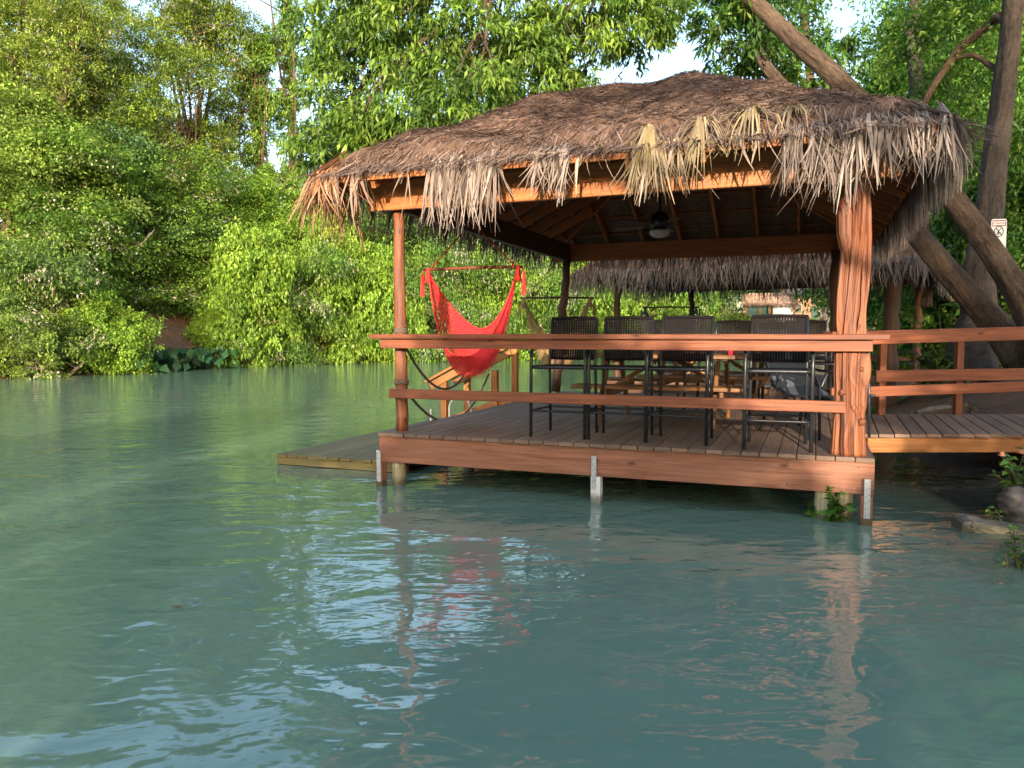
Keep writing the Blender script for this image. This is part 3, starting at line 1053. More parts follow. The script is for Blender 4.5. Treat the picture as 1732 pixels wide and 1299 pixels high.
    for ei, (p, q_, o_) in enumerate(edges):
        p, q_, o_ = Vector((*p, 0)), Vector((*q_, 0)), Vector((*o_, 0))
        Lh = (q_ - p).length
        nst = int(Lh / frond_step)
        tang = (q_ - p).normalized()
        for k in range(nst):
            s = (k + rnd.random()) / nst * Lh
            c = p + tang * s
            g_ = frond_fun(ei, s, Lh, rnd)
            ns, ln, spread, yel, org = g_ or (0, 0, 0, 0, 0)
            fan = rnd.gauss(0, spread * .6)
            basez = eave_z + rnd.uniform(.0, .09)
            for j in range(ns):
                fa = fan + rnd.gauss(0, spread)
                l_ = ln * rnd.uniform(.55, 1.25)
                outw = abs(rnd.gauss(0, .05)) + .01
                ins = rnd.uniform(.02, .34)
                st0 = c - o_ * ins + tang * rnd.gauss(0, .02)
                st0.z = eave_z + ins * slope + .05 + rnd.uniform(-.03, .05)
                ed = c + o_ * rnd.uniform(.0, .05) + tang * (rnd.gauss(0, .02) + fa * .05)
                ed.z = eave_z + rnd.uniform(.0, .06)
                w0 = rnd.choice((.007, .010, .014, .021, .030)) * rnd.uniform(.8, 1.15)
                pts, ws = [st0, ed], [w0 * .7, w0]
                nseg = 4
                curl = rnd.gauss(0, .07)
                for m_ in range(1, nseg + 1):
                    t = m_ / nseg
                    pt = ed + o_ * (outw * math.sin(t * 1.9)) + tang * (math.tan(max(-1.0, min(1.0, fa))) * l_ * t * .75 + curl * t * t)
                    pt.z = ed.z - l_ * t
                    pts.append(pt); ws.append(w0 * (1 - .85 * t ** 1.6))
                sd = tang * math.cos(rnd.gauss(0, .8)) + o_ * math.sin(rnd.gauss(0, .8))
                fr.strip(pts, ws, sd, (min(1, max(0, rnd.gauss(.5, .27))), yel * rnd.random(), org * rnd.uniform(.4, 1), 1))
            for j in range(4 if ei == 0 else 6):
                s2 = c + tang * rnd.uniform(-.05, .05) - o_ * rnd.uniform(0, .08)
                s2.z = eave_z + .05 + rnd.uniform(-.03, .03)
                e2 = s2 + o_ * rnd.uniform(.05, .12) + tang * rnd.gauss(0, .05)
                e2.z = eave_z + .02 - abs(rnd.gauss(0, .045))
                w0 = rnd.uniform(.005, .016)
                fr.strip([s2, s2.lerp(e2, .5) + Vector((0, 0, .02)), e2], [w0, w0, w0 * .3], tang, (min(1, abs(rnd.gauss(.12, .22))), 0, rnd.random() * .4, 1))
    for (fa_, fb_, fl_, na_) in fans:
        skew_ = rnd.uniform(-.5, .5)
        base = Vector((fa_, fb_, eave_z + (fb_ - b0) * slope + .15))
        for j in range(na_):
            th_ = -1.57 + skew_ + rnd.gauss(0, .6)
            l_ = fl_ * rnd.uniform(.35, 1.15) * (.75 + .25 * abs(math.sin(th_)))
            dx_, dy_ = math.cos(th_), math.sin(th_)
            pts = []
            for m_ in range(5):
                t = m_ / 4
                y_ = fb_ + dy_ * l_ * t
                z_ = eave_z + max(0, y_ - b0) * slope + .15 + .07 * math.sin(t * 3) * rnd.uniform(.3, 1) - (max(0, b0 - y_) * 2.0)
                pts.append((fa_ + dx_ * l_ * t, y_, z_))
            w0 = rnd.uniform(.012, .024)
            fr.strip(pts, [w0 * .5, w0, w0 * .9, w0 * .6, w0 * .12], Vector((-dy_, dx_, rnd.uniform(-.4, .4))), (min(1, abs(rnd.gauss(.38, .25))), rnd.uniform(.15, .75), 0, 1))
    fo = fr.build('thatch_fringe', M['frond'], root)
    return hz


def timber_roof(root, W, D, eave_z, slope, ov, post_in, beam_z0, beam_z1, mat, matd):
    L = lambda a, b, z: Vector((a, b, z))
    bt = .07
    zc, hh = (beam_z0 + beam_z1) / 2, beam_z1 - beam_z0
    i_ = post_in
    # perimeter beams: long ones run through, the side ones butt between them
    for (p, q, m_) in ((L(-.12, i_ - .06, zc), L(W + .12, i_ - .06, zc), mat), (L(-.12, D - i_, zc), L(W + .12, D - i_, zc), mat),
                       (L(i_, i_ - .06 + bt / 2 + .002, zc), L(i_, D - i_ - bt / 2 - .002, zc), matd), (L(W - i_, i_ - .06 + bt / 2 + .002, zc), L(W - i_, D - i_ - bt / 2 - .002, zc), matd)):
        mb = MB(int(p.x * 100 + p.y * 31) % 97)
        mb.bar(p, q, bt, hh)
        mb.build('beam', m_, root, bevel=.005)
    run = W / 2 + ov
    rd = .13

    def z_at(e): return eave_z + e * slope - rd / 2 - .012
    # rafters
    def raft(p, q):
        mb = MB(int(abs(p.x * 53 + p.y * 77)) % 991)
        d = (q - p).normalized()
        s = d.cross(Vector((0, 0, 1))).normalized()
        mb.bar(p, q, .045, rd, s.cross(d))
        return mb
    n = int(D / .62)
    for k in range(n + 1):
        b = post_in + (D - 2 * post_in) * k / n
        m1 = min(W / 2 + ov, b + ov, D - b + ov) - .06
        for sgn in (0, 1):
            f = (lambda e: L(-ov + e, b, z_at(e))) if sgn == 0 else (lambda e: L(W + ov - e, b, z_at(e)))
            raft(f(.03), f(m1)).build('rafter', mat, root, bevel=.003)
    n = int(W / .62)
    for k in range(n + 1):
        a = post_in + (W - 2 * post_in) * k / n + .03
        m1 = min(W / 2 + ov, a + ov, W - a + ov) - .06
        for sgn in (0, 1):
            f = (lambda e: L(a, -ov + e, z_at(e))) if sgn == 0 else (lambda e: L(a, D + ov - e, z_at(e)))
            raft(f(.03), f(m1)).build('rafter', mat, root, bevel=.003)
    # hips and ridge
    for (ca, cb, sa, sb) in ((-ov, -ov, 1, 1), (W + ov, -ov, -1, 1), (-ov, D + ov, 1, -1), (W + ov, D + ov, -1, -1)):
        p = L(ca + sa * .03, cb + sb * .03, z_at(.03)); q = L(ca + sa * run, cb + sb * run, z_at(run))
        raft(p, q).build('hip_rafter', mat, root, bevel=.003)
    mb = MB(77)
    mb.bar(L(W / 2, run - ov + .05, z_at(run) - .02), L(W / 2, D - (run - ov) - .05, z_at(run) - .02), .05, .16)
    mb.build('ridge_board', mat, root)
    # edge boards at the eaves
    e_ = ov - .01
    for (p, q) in ((L(-e_, -e_, 0), L(W + e_, -e_, 0)), (L(W + e_ - .03, -e_ + .03, 0), L(W + e_ - .03, D + e_, 0)),
                   (L(W + e_ - .06, D + e_ - .03, 0), L(-e_, D + e_ - .03, 0)), (L(-e_, D + e_ - .06, 0), L(-e_, -e_ + .03, 0))):
        p.z = q.z = eave_z - .030
        mb = MB(int(abs(p.x * 13 + q.y * 7)) + 3)
        mb.bar(p, q, .03, .05)
        mb.build('eave_board', mat, root, bevel=.003)
    # battens under the thatch
    mb = MB(15)
    for k in range(1, int(run / .42)):
        e = .42 * k
        z = eave_z + e * slope - .016
        for (p, q) in ((L(-ov + e, -ov + e, z), L(W + ov - e, -ov + e, z)), (L(-ov + e, D + ov - e, z), L(W + ov - e, D + ov - e, z)),
                       (L(-ov + e, -ov + e, z), L(-ov + e, D + ov - e, z)), (L(W + ov - e, -ov + e, z), L(W + ov - e, D + ov - e, z))):
            mb.bar(p, q, .04, .018)
    mb.build('battens', mat, root)


def pole(mb, p0, p1, r0, r1, bump=.06, n=14, seg=14, lob=None, bend=.02):
    p0, p1 = Vector(p0), Vector(p1)
    pts, rr = [], []
    for i in range(seg + 1):
        t = i / seg
        q = p0.lerp(p1, t) + Vector((mb.r.uniform(-1, 1), mb.r.uniform(-1, 1), 0)) * bend * (0 < i < seg)
        pts.append(q); rr.append((r0 + (r1 - r0) * t) * (1 + mb.r.uniform(-bump, bump)))
    ph = mb.r.uniform(0, 6)
    lobes = lob or (lambda a, s: 1 + .07 * math.sin(3 * a + ph + s * .6) + .05 * math.sin(5 * a - s * 1.1))
    mb.tube(pts, rr, n, lobes=lobes)


# ------------------------------------------------------------------ main pavilion
DZ = .53
PA = R(21.245)
W1, D1 = 4.486, 6.05
P1o = (-1.3254, 7.6589)
P1, U1, V1 = make_frame(P1o, PA)
pav = empty('thatched_pavilion', (P1o[0], P1o[1], 0), -PA)
tag(pav, 'open-sided thatched pavilion on a cedar deck standing in the river, nearest the viewer', 'pavilion')
EZ, SL, OV = 2.975, .495, .40
L3 = lambda a, b, z: Vector((a, b, z))


def fringe_main(ei, s, Lh, rnd):
    if ei == 0:
        u_ = s - OV + .0
        wave = .5 + .5 * math.sin(u_ * 9.0 + 2 * math.sin(u_ * 3.3))
        if u_ < -.18: return (16, .40, .38, .25, .85)
        if u_ < .1: return (5, .42, .22, .1, .5) if rnd.random() < .6 else None
        if u_ < .83: return (4, .42, .2, .1, .25) if rnd.random() < .15 + .45 * wave else None
        if u_ < 1.46: return (15, .36 + .3 * (u_ - .83) + .1 * wave, .12, .03, .04)
        if u_ < 1.73: return (2, .25, .2, .05, .05) if rnd.random() < .2 else None
        if u_ < 2.13: return (14, .30 + .08 * wave, .16, .04, .03)
        if u_ < 2.6: return (2, .28, .3, .3, .1) if rnd.random() < .3 else None
        if u_ < 2.98: return (14, .30 + .12 * wave, .24, .6, .03)
        if u_ < 3.45: return (8, .13, .4, .7, .05) if rnd.random() < .75 else None
        if u_ < 3.8: return (2, .26, .3, .2, .05) if rnd.random() < .35 else None
        return (15, .36 + .16 * wave, .15, .04, .0)
    if ei == 1:
        return (12, .40, .15, .05, .02)
    if ei == 3:
        if Lh - s < .6: return (15, .50, .3, .25, .9)
        return (7, .40, .2, .05, .1)
    return (9, .42, .2, .05, .05)


roof_parts(pav, P1, U1, V1, W1, D1, EZ, SL, OV, 3, 1, fringe_main, straw_n=95000, fans=[(3.52, -.12, .42, 60), (3.15, -.30, .32, 45), (2.75, -.34, .30, 40), (3.85, -.2, .3, 30)])
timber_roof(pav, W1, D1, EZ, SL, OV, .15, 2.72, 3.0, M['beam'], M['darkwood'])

# deck boards run from the front edge to the back; one mesh, every board its own tint
mb = MB(4)
nb = 31
for k in range(nb):
    a = (k + .5) * W1 / nb
    mb.bar(L3(a, -.025 - mb.r.random() * .008, DZ - .018), L3(a, D1 + .02, DZ - .018), W1 / nb - .007, .036)
mb.build('deck', M['deck'], pav, bevel=.003)
# fascia boards
f0 = .235
zc, hh = (DZ - .038 + f0) / 2, DZ - .038 - f0
for i, (p, q, m_) in enumerate(((L3(.0, .02, zc), L3(W1, .02, zc), 'fascia'), (L3(.02, .041, zc), L3(.02, D1 - .041, zc), 'fascia'),
                                (L3(W1 - .02, .041, zc), L3(W1 - .02, D1 - .041, zc), 'fascia'), (L3(0, D1 - .02, zc), L3(W1, D1 - .02, zc), 'fascia'))):
    mb = MB(20 + i)
    mb.bar(p, q, .038, hh)
    mb.build('fascia', M[m_], pav, bevel=.004)
front_fascia = next(c for c in kids(pav) if c.name.startswith('fascia'))
for k in range(9):
    a = .12 + (W1 - .24) * k / 8
    for z in (f0 + .05, DZ - .08):
        mb = MB(25)
        mb.tube([(a, .002, z), (a, -.0022, z)], .0055, 8)
        mb.build('screw_head', M['metal'], front_fascia)
# joists under the deck
mb = MB(31)
for k in range(1, 10):
    b = k * D1 / 10
    mb.bar(L3(.045, b, zc), L3(W1 - .045, b, zc), .04, hh - .01)
mb.build('joists', M['darkwood'], pav)

# posts
mb = MB(41)
pole(mb, (.15, .20, DZ), (.13, .2, 2.75), .062, .052, .03, bend=.008)
mb.build('post', M['postwood'], pav, smooth=True)
mb = MB(42)   # the big knotted corner post, three stems grown together
ph = (0, 2.1, 4)
def fl(a, s): return 1 + .16 * math.sin(4 * a + s * .9) + .10 * math.sin(7 * a - s * 2.2) + .08 * math.sin(11 * a + s * 3)
cx, cy = W1 - .19, .12


def knot(t, c, s, h): return h * math.exp(-((t - c) / s) ** 2)
def stem(off, top, r0, r1, knots_, seed, zt=2.78):
    pts, rr = [], []
    rnd = random.Random(seed)
    for i in range(91):
        t = i / 90
        z = DZ + (zt - DZ) * t
        pts.append((cx + .82 * (off[0] + (top[0] - off[0]) * t) + .018 * math.sin(t * 7 + seed), cy + off[1] + (top[1] - off[1]) * t + .015 * math.cos(t * 6 + seed), z))
        rr.append(.84 * (r0 + (r1 - r0) * t + sum(knot(t, *k) for k in knots_)) + .002 * math.sin(t * 47 + seed * 3) * math.sin(t * 19))
    mb.tube(pts, rr, 64, lobes=fl)


stem((-.125, -.015), (-.04, .01), .043, .048, [(.42, .06, -.014), (.0, .12, .012)], 1)
stem((-.035, -.035), (.03, -.015), .052, .055, [(.05, .1, .014), (.85, .1, .02)], 2)
stem((.075, -.02), (.10, .02), .064, .036, [(.30, .10, .045), (.05, .08, .012), (.52, .10, -.022), (.18, .03, .012)], 3)
stem((-.01, .075), (.03, .06), .075, .062, [], 4)
for kx, kz, kr in ((-.06, 1.03, .028), (.085, .80, .03), (.07, 1.22, .02)):
    mb.tube([(cx + kx, cy - .03, kz), (cx + kx + .004, cy - .085, kz + .01), (cx + kx, cy - .105, kz + .012)], [kr * 1.3, kr, kr * .35], 12)
mb.tube([(cx - .03, cy + .0, 2.05), (cx - .07, cy + .01, 2.3), (cx - .075, cy, 2.45), (cx - .03, cy, 2.72)], [.035, .055, .058, .034], 24, lobes=fl)
kp = mb.build('post', M['postwood'], pav, smooth=True)
kp['label'] = 'thick knotted trunk post of several stems grown together'
mb = MB(43)
pole(mb, (-.06, D1 - .18, DZ), (.14, D1 - .18, 2.75), .075, .06, .05)
mb.build('post', M['darkwood'], pav, smooth=True)
mb = MB(44)
pole(mb, (W1 - .12, D1 - .2, DZ), (W1 - .12, D1 - .2, 2.75), .16, .15, .1, bend=.015)
mb.build('post', M['darkwood'], pav, smooth=True)

# railing on the river side, its top a counter board
mb = MB(51); mb.bar(L3(-.05, .03, 1.482), L3(W1 + .075, .03, 1.482), .24, .046); mb.build('counter_board', M['cedar'], pav, bevel=.006)
mb = MB(52); mb.bar(L3(.04, -.012, 1.412), L3(W1 - .04, -.012, 1.412), .04, .09); mb.build('counter_rail', M['cedar'], pav, bevel=.005)
mb = MB(53); mb.bar(L3(.075, .085, .915), L3(W1 - .22, .005, .925), .04, .094); mb.build('low_rail', M['cedar'], pav, bevel=.005)

# pilings with galvanised straps
mb = MB(61); mb.bar(L3(.035, -.02, -.6), L3(.035, -.02, .234), .075, .1, (0, 1, 0)); mb.build('piling', M['wet_fascia'], pav, bevel=.004)
mb = MB(62); pole(mb, (.17, .09, -.6), (.17, .09, .234), .066, .066, .008, bend=.003); mb.build('piling', M['wet_piling'], pav, smooth=True)
mb = MB(63); mb.bar(L3(2.23, .02, -.6), L3(2.23, .02, .234), .09, .09, (0, 1, 0)); o = mb.build('piling', M['wet_white'], pav, bevel=.004)
mb = MB(64); mb.bar(L3(W1 - .055, -.02, -.6), L3(W1 - .055, -.02, .234), .09, .1, (0, 1, 0)); mb.build('piling', M['wet_fascia'], pav, bevel=.004)
for k, (a, b, r_) in enumerate(((W1 - .36, .12, .075), (W1 - .21, .10, .06))):
    mb = MB(65 + k); pole(mb, (a, b, -.6), (a, b, .234), r_, r_, .008, bend=.003); mb.build('piling', M['wet_piling'], pav, smooth=True)
for k in range(3):
    for a in (.15, W1 / 2, W1 - .15):
        b = D1 * (k + 1) / 3.0 - .2
        mb = MB(70 + k); pole(mb, (a, b, -1.2), (a, b, .23), .07, .07, .03); mb.build('piling', M['wet_piling'], pav, smooth=True)
for a, z0, z1, b in ((.035, .05, .36, -.072), (2.215, .12, .42, -.027), (W1 - .052, .06, .37, -.072)):
    mb = MB(80)
    mb.bar(L3(a, b, z0), L3(a, b, z1), .045, .004, (0, 1, 0))
    s_ = mb.build('strap', M['strap'], pav)
    mb = MB(81)
    for j in range(6):
        z = z0 + (z1 - z0) * (j + .5) / 6
        for dx in (-.011, .011):
            mb.bar(L3(a + dx, b - .0022, z + dx * .6 - .003), L3(a + dx, b - .0022, z + dx * .6 + .003), .006, .003, (0, 1, 0))
    mb.build('nail_holes', M['metal'], s_)

# ------------------------------------------------------------------ things on the pavilion
def inpav(o, a, b, z, rz=0.0):
    p = P1(a, b, z)
    o.location = p
    o.rotation_euler = (0, 0, -PA + rz)
    return o


# ceiling fan
fan = empty('ceiling_fan')
fz = 3.95
mb = MB(1); mb.tube([(0, 0, .27), (0, 0, 1.62)], .013, 8); mb.build('downrod', M['fanblack'], fan)
mb = MB(1); mb.lathe([(.0, .30), (.05, .29), (.10, .25), (.115, .19), (.115, .13), (.10, .10), (.07, .07), (.0, .07)], 20); mb.build('motor', M['fanblack'], fan, smooth=True)
mb = MB(1); mb.lathe([(.0, .07), (.115, .068), (.125, .05), (.115, .015), (.07, -.015), (.0, -.022)], 24); mb.build('lamp_bowl', M['glass'], fan, smooth=True)
for k in range(5):
    a = k * 2 * math.pi / 5 + .25
    d = Vector((math.cos(a), math.sin(a), 0)); s = Vector((-d.y, d.x, .16)).normalized()
    mb = MB(k)
    mb.bar(d * .10 + Vector((0, 0, .135)), d * .22 + Vector((0, 0, .135)), .03, .008)
    mb.poly([d * .2 + s * (-.05) + Vector((0, 0, .13)), d * .62 + s * (-.075) + Vector((0, 0, .13)), d * .66 + Vector((0, 0, .13)), d * .62 + s * .075 + Vector((0, 0, .13)), d * .2 + s * .05 + Vector((0, 0, .13))], .01, (0, 0, 1))
    mb.build('blade', M['darkwood'], fan)
inpav(fan, 2.24, 2.85, 2.70)
tag(fan, 'dark ceiling fan with a white bowl lamp hanging under the thatch', 'ceiling fan')


# bar chairs: metal frame, woven seat and back; they face the counter
def make_bar_chair():
    r = empty('bar_chair')
    for sx in (-1, 1):
        mb = MB(1)   # front leg bends over into the arm
        mb.tube([(sx * .265, -.25, 0), (sx * .265, -.245, .70), (sx * .265, -.235, .80), (sx * .265, -.20, .855), (sx * .262, -.13, .875), (sx * .255, .05, .87), (sx * .245, .22, .86)], .0165, 8)
        mb.build('leg', M['metal'], r, smooth=True)
        mb = MB(2)
        mb.tube([(sx * .24, .27, 0), (sx * .235, .22, .68), (sx * .235, .24, .88), (sx * .23, .30, 1.13)], .0145, 8)
        mb.build('leg', M['metal'], r, smooth=True)
    for nm, zf, zb, yf, yb, rf, rb in (('footrest', .25, .25, -.245, .24, .011, .010), ('seat_frame', .665, .66, -.235, .222, .0185, .014)):
        mb = MB(3)
        for y, z, rr in ((yf, zf, rf), (yb, zb, rb)):
            mb.tube([(-.26, y, z), (-.2, y, z), (.2, y, z), (.26, y, z)], rr, 8)
        for sx in (-1, 1):
            mb.tube([(sx * .26, yf - .005, zf), (sx * .24, yb, zb)], .011, 8)
        mb.build(nm, M['metal'], r, smooth=True)
    mb = MB(4)
    for k in range(26):
        x = -.235 + .47 * k / 25
        mb.strip([(x, -.25, .675 + .003 * (k % 2)), (x, 0, .672), (x, .22, .675 + .003 * (k % 2))], [.015] * 3, (1, 0, 0))
    for k in range(24):
        y = -.23 + .44 * k / 23
        mb.strip([(-.25, y, .674), (0, y, .671), (.25, y, .674)], [.013] * 3, (0, 1, 0))
    mb.build('seat', M['wicker'], r)
    mb = MB(5)
    for k in range(19):
        x = -.215 + .43 * k / 18
        mb.strip([(x, .238, .735), (x, .262, .92), (x, .298, 1.125)], [.018] * 3, (1, 0, 0))
    for k in range(26):
        t = k / 25
        z = .735 + .39 * t
        y = .238 + .06 * t
        mb.strip([(-.225, y, z), (0, y - .012, z), (.225, y, z)], [.0105] * 3, (0, .1, 1))
    mb.tube([(-.235, .298, 1.13), (0, .286, 1.137), (.235, .298, 1.13)], .016, 8)
    mb.tube([(-.235, .236, .735), (0, .226, .732), (.235, .236, .735)], .013, 8)
    mb.build('backrest', M['wicker'], r)
    return r


chair0 = make_bar_chair()
GC = 'woven bar chairs on the pavilion deck'
spots = [(1.79, .48, 0.0, 'black woven bar chair at the counter, leftmost of the four facing the rail'),
         (2.345, .50, .03, 'black woven bar chair at the counter, second from the left of the four'),
         (2.90, .47, -.02, 'black woven bar chair at the counter, third from the left of the four'),
         (3.74, .36, .04, 'black woven bar chair at the counter, standing apart nearest the knotted post'),
         (2.33, 3.35, 3.0, 'woven bar chair behind the picnic table, its back between the first two counter chairs'),
         (3.05, 3.75, 3.3, 'woven bar chair behind the picnic table, its back between the second and third counter chairs'),
         (3.95, 4.0, 3.05, 'woven bar chair deep in the shade, just left of the last counter chair'),
         (3.6, 4.55, .2, 'farthest woven bar chair at the back of the deck'),
         (4.2, 2.3, 1.4, 'woven bar chair turned sideways beside the knotted post')]
for i, (a, b, rz, lab) in enumerate(spots):
    c = chair0 if i == 0 else copy_tree(chair0)
    inpav(c, a, b, DZ, rz)
    tag(c, lab, 'bar chair', GC)


# picnic table
def make_picnic(L_=1.75):
    r = empty('picnic_table')
    mb = MB(1)
    for k in range(5):
        y = -.34 + .17 * k
        mb.bar((-L_ / 2, y - .0, .735), (L_ / 2, y, .735), .145, .038)
    mb.build('tabletop', M['table'], r, bevel=.004)
    for sy in (-1, 1):
        mb = MB(2)
        for k in range(2):
            mb.bar((-L_ / 2, sy * (.62 + .15 * k), .425), (L_ / 2, sy * (.62 + .15 * k), .425), .14, .038)
        mb.build('bench', M['table'], r, bevel=.004)
    for sx in (-1, 1):
        x = sx * (L_ / 2 - .28)
        for sy in (-1, 1):
            mb = MB(3)
            mb.bar((x + sy * .021, sy * .24, .714), (x + sy * .021, sy * .72, 0), .038, .09, (0, 1, .3))
            mb.build('leg', M['table'], r, bevel=.003)
        mb = MB(4)
        mb.bar((x + .062, -.76, .36), (x + .062, .76, .36), .038, .09)
        mb.bar((x + .062, -.36, .69), (x + .062, .36, .69), .038, .045)
        mb.build('cross_beam', M['table'], r, bevel=.003)
        mb = MB(5)
        mb.bar((x - .03 * sx, 0, .40), (x - sx * .5, 0, .70), .045, .08, (0, 1, 0))
        mb.build('brace', M['table'], r, bevel=.003)
    return r


pt = make_picnic()
inpav(pt, 2.5, 2.0, DZ, .02)
tag(pt, 'orange-brown wooden picnic table behind the counter chairs', 'picnic table', 'picnic tables')
pt2 = copy_tree(pt)
inpav(pt2, 2.75, 4.15, DZ, .0)
tag(pt2, 'second wooden picnic table further back in the shade of the deck', 'picnic table', 'picnic tables')
# red cup on the table
cup = MB(2); cup.lathe([(0, 0), (.03, 0), (.043, .12), (.040, .12), (.028, .01), (0, .01)], 16)
cp = cup.build('cup', M['redthing'], smooth=True)
inpav(cp, 3.2, 1.85, DZ + .755)
tag(cp, 'small red cup standing on the picnic table', 'cup')

# sling lounge chair beside the knotted post
lc = empty('lounge_chair')
mb = MB(1)
mb.strip([(0, .55, 1.02), (0, .38, .72), (0, .24, .45), (0, .0, .37), (0, -.38, .40), (0, -.5, .38)], [.5] * 6, (1, 0, 0))
mb.build('sling', M['sling'], lc)
for sx in (-1, 1):
    mb = MB(2)
    mb.tube([(sx * .27, .58, 1.05), (sx * .27, .4, .74), (sx * .27, .25, .46), (sx * .27, .0, .38), (sx * .27, -.5, .40)], .014, 8)
    mb.build('side_frame', M['metal'], lc, smooth=True)
    mb = MB(3)
    mb.tube([(sx * .3, -.42, 0), (sx * .3, -.40, .5), (sx * .3, -.34, .58), (sx * .3, -.2, .61), (sx * .3, .2, .60), (sx * .3, .34, .62)], .014, 8)
    mb.build('armrest', M['metal'], lc, smooth=True)
    mb = MB(4)
    mb.tube([(sx * .29, .12, .58), (sx * .29, .42, 0)], .014, 8)
    mb.build('leg', M['metal'], lc, smooth=True)
inpav(lc, 4.02, 1.45, DZ, .75)
tag(lc, 'dark sling lounge chair half hidden behind the knotted post', 'lounge chair')


# hanging hammock chairs
def make_hammock(name, net, cord, barmat, half=.58, apex=.55, depth=1.32):
    r = empty(name)
    mb = MB(7)
    mb.tube([(-half - .06, 0, 0), (0, 0, .008), (half + .06, 0, 0)], [.017, .02, .017], 10)
    mb.build('spreader_bar', barmat, r, smooth=True)
    ns, ntt = 48, 30
    V, UV, T = [], [], []
    for j in range(ntt + 1):
        t = j / ntt
        pw = np.interp(t, [0, .25, .6, 1], [1.75, 2.2, 2.7, 2.5])
        zl = np.interp(t, [0, .3, .62, .8, 1], [-.70, -1.02, -depth, -1.25, -1.02])
        yo = np.interp(t, [0, .3, .62, 1], [.30, .34, .0, -.32])
        for i in range(ns + 1):
            s = -1 + 2 * i / ns
            s_ = math.copysign(abs(s) ** .9, s)
            z = zl * (1 - abs(s_) ** pw)
            y = yo * (1 - abs(s_) ** 2.0)
            ripple = .006 * math.sin(i * 2.1 + j * .5) + .022 * math.sin(t * 34 + s * 2) * abs(s) ** 1.5 * (1 - abs(s) ** 6)
            V.append((half * s_, y + ripple, z - .02 + ripple))
            UV.append((s * .8, t))
            mid = math.exp(-((t - .62) / .16) ** 2) * (1 - abs(s) ** 3)
            band = .26 * math.exp(-((abs(s) - .62) / .10) ** 2)
            T.append((min(1, .30 + .75 * mid + band), 0, 0, 1))
    Fq, uv = [], []
    for j in range(ntt):
        for i in range(ns):
            a = j * (ns + 1) + i
            q = (a, a + 1, a + ns + 2, a + ns + 1)
            Fq.append(q); uv += [UV[k] for k in q]
    m2 = MB(1); m2.v = [Vector(p) for p in V]; m2.f = Fq; m2.uv = uv; m2.t = T
    m2.build('hammock_cloth', net, r, smooth=True)
    mb = MB(8)
    for j in (0, ntt):
        pts = [V[j * (ns + 1) + i] for i in range(ns + 1)]
        mb.tube(pts, .011, 6)
    for sx in (-1, 1):
        mb.tube([(sx * half, 0, -.16), (sx * half, 0, -.05), (sx * half, 0, .02)], [.05, .03, .025], 8)
    mb.build('hem_cord', cord, r, smooth=True)
    mb = MB(9)
    for sx in (-1, 1):
        mb.tube([(sx * half * .93, 0, .015), (0, 0, apex)], .008, 6)
    mb.build('hanging_rope', cord, r, smooth=True)
    for sx in (-1, 1):
        mb = MB(10)
        mb.tube([(sx * (half + .05), 0, 0), (sx * (half + .075), 0, -.05)], .006, 5)
        for k in range(14):
            a = k / 14 * 6.28
            mb.tube([(sx * (half + .075), 0, -.04), (sx * (half + .075) + .012 * math.cos(a), .012 * math.sin(a), -.07), (sx * (half + .075) + .026 * math.cos(a), .026 * math.sin(a), -.29 - .02 * (k % 3))], [.004, .006, .005], 4)
        mb.build('tassel', cord, r)
    return r


M['barwood'] = M['cedar']
h1 = make_hammock('hammock_chair', M['red'], M['redcord'], M['cedar'])
inpav(h1, .19, 1.85, 2.29, .03)
tag(h1, 'red cotton hammock chair hanging from the left beam of the near pavilion', 'hammock chair')
h2 = make_hammock('hammock_chair', M['tan'], M['tancord'], M['darkwood'], apex=.62)
p = at(942, 504, 13.6); h2.location = p; h2.rotation_euler = (0, 0, -.05)
tag(h2, 'tan hammock chair hanging at the far left corner of the deck', 'hammock chair')
h3 = make_hammock('hammock_chair', M['blue'], M['bluecord'], M['darkwood'], apex=.60)
p = at(1134, 520, 18.0); h3.location = p; h3.rotation_euler = (0, 0, -.25)
tag(h3, 'dark blue hammock chair hanging from the second pavilion', 'hammock chair')

# black hanging pole at the back-left corner
mb = MB(3); mb.tube([P1(.32, D1 - .9, 2.55), P1(.32, D1 - .9, 1.5)], .02, 8)

# rope swags from the slim post to the stair newels
def rope_thing(name, pts, r, mat, lab, lash=None):
    e = empty(name, pts[0])
    mb = MB(5)
    off = Vector(pts[0])
    mb.tube([Vector(p) - off for p in pts], r, 6)
    mb.build('rope_line', mat, e, smooth=True)
    if lash is not None:
        mb = MB(6)
        cen, rad = lash
        n = 70
        q = []
        for k in range(n):
            a = k / n * 2 * math.pi * 3
            q.append(Vector(cen) - off + Vector((math.cos(a) * rad, math.sin(a) * rad, -.022 + .05 * k / n + .006 * math.sin(a * 3))))
        mb.tube(q, .009, 5)
        mb.build('lashing', mat, e, smooth=True)
    tag(e, lab, 'rope', 'ropes tied between the posts')
    return e


# ------------------------------------------------------------------ low dock and steps
dk = empty('swim_dock', P1(0, 0, 0), -PA)
mb = MB(9)
n = 12
for k in range(n):
    a = -1.75 + (k + .5) * 1.70 / n
    mb.bar(L3(a, .62 + .02 * mb.r.random(), .105), L3(a, 5.4, .105), 1.70 / n - .008, .035)
mb.build('dock_boards', M['mossdock'], dk, bevel=.003)
mb = MB(10)
mb.bar(L3(-1.75, .66, .045), L3(-.05, .66, .045), .05, .08)
mb.bar(L3(-1.73, .69, .045), L3(-1.73, 5.3, .045), .04, .08)
mb.build('dock_edge', M['mossdock'], dk, bevel=.003)
mb = MB(11)
for a in (-1.5, -.3):
    for b in (1.0, 3.0, 5.0):
        pole(mb, (a, b, -1.2), (a, b, .08), .07, .07)
mb.build('dock_float', M['piling'], dk, smooth=True)
tag(dk, 'low mossy wooden swim dock just above the water, left of the pavilion', 'dock')

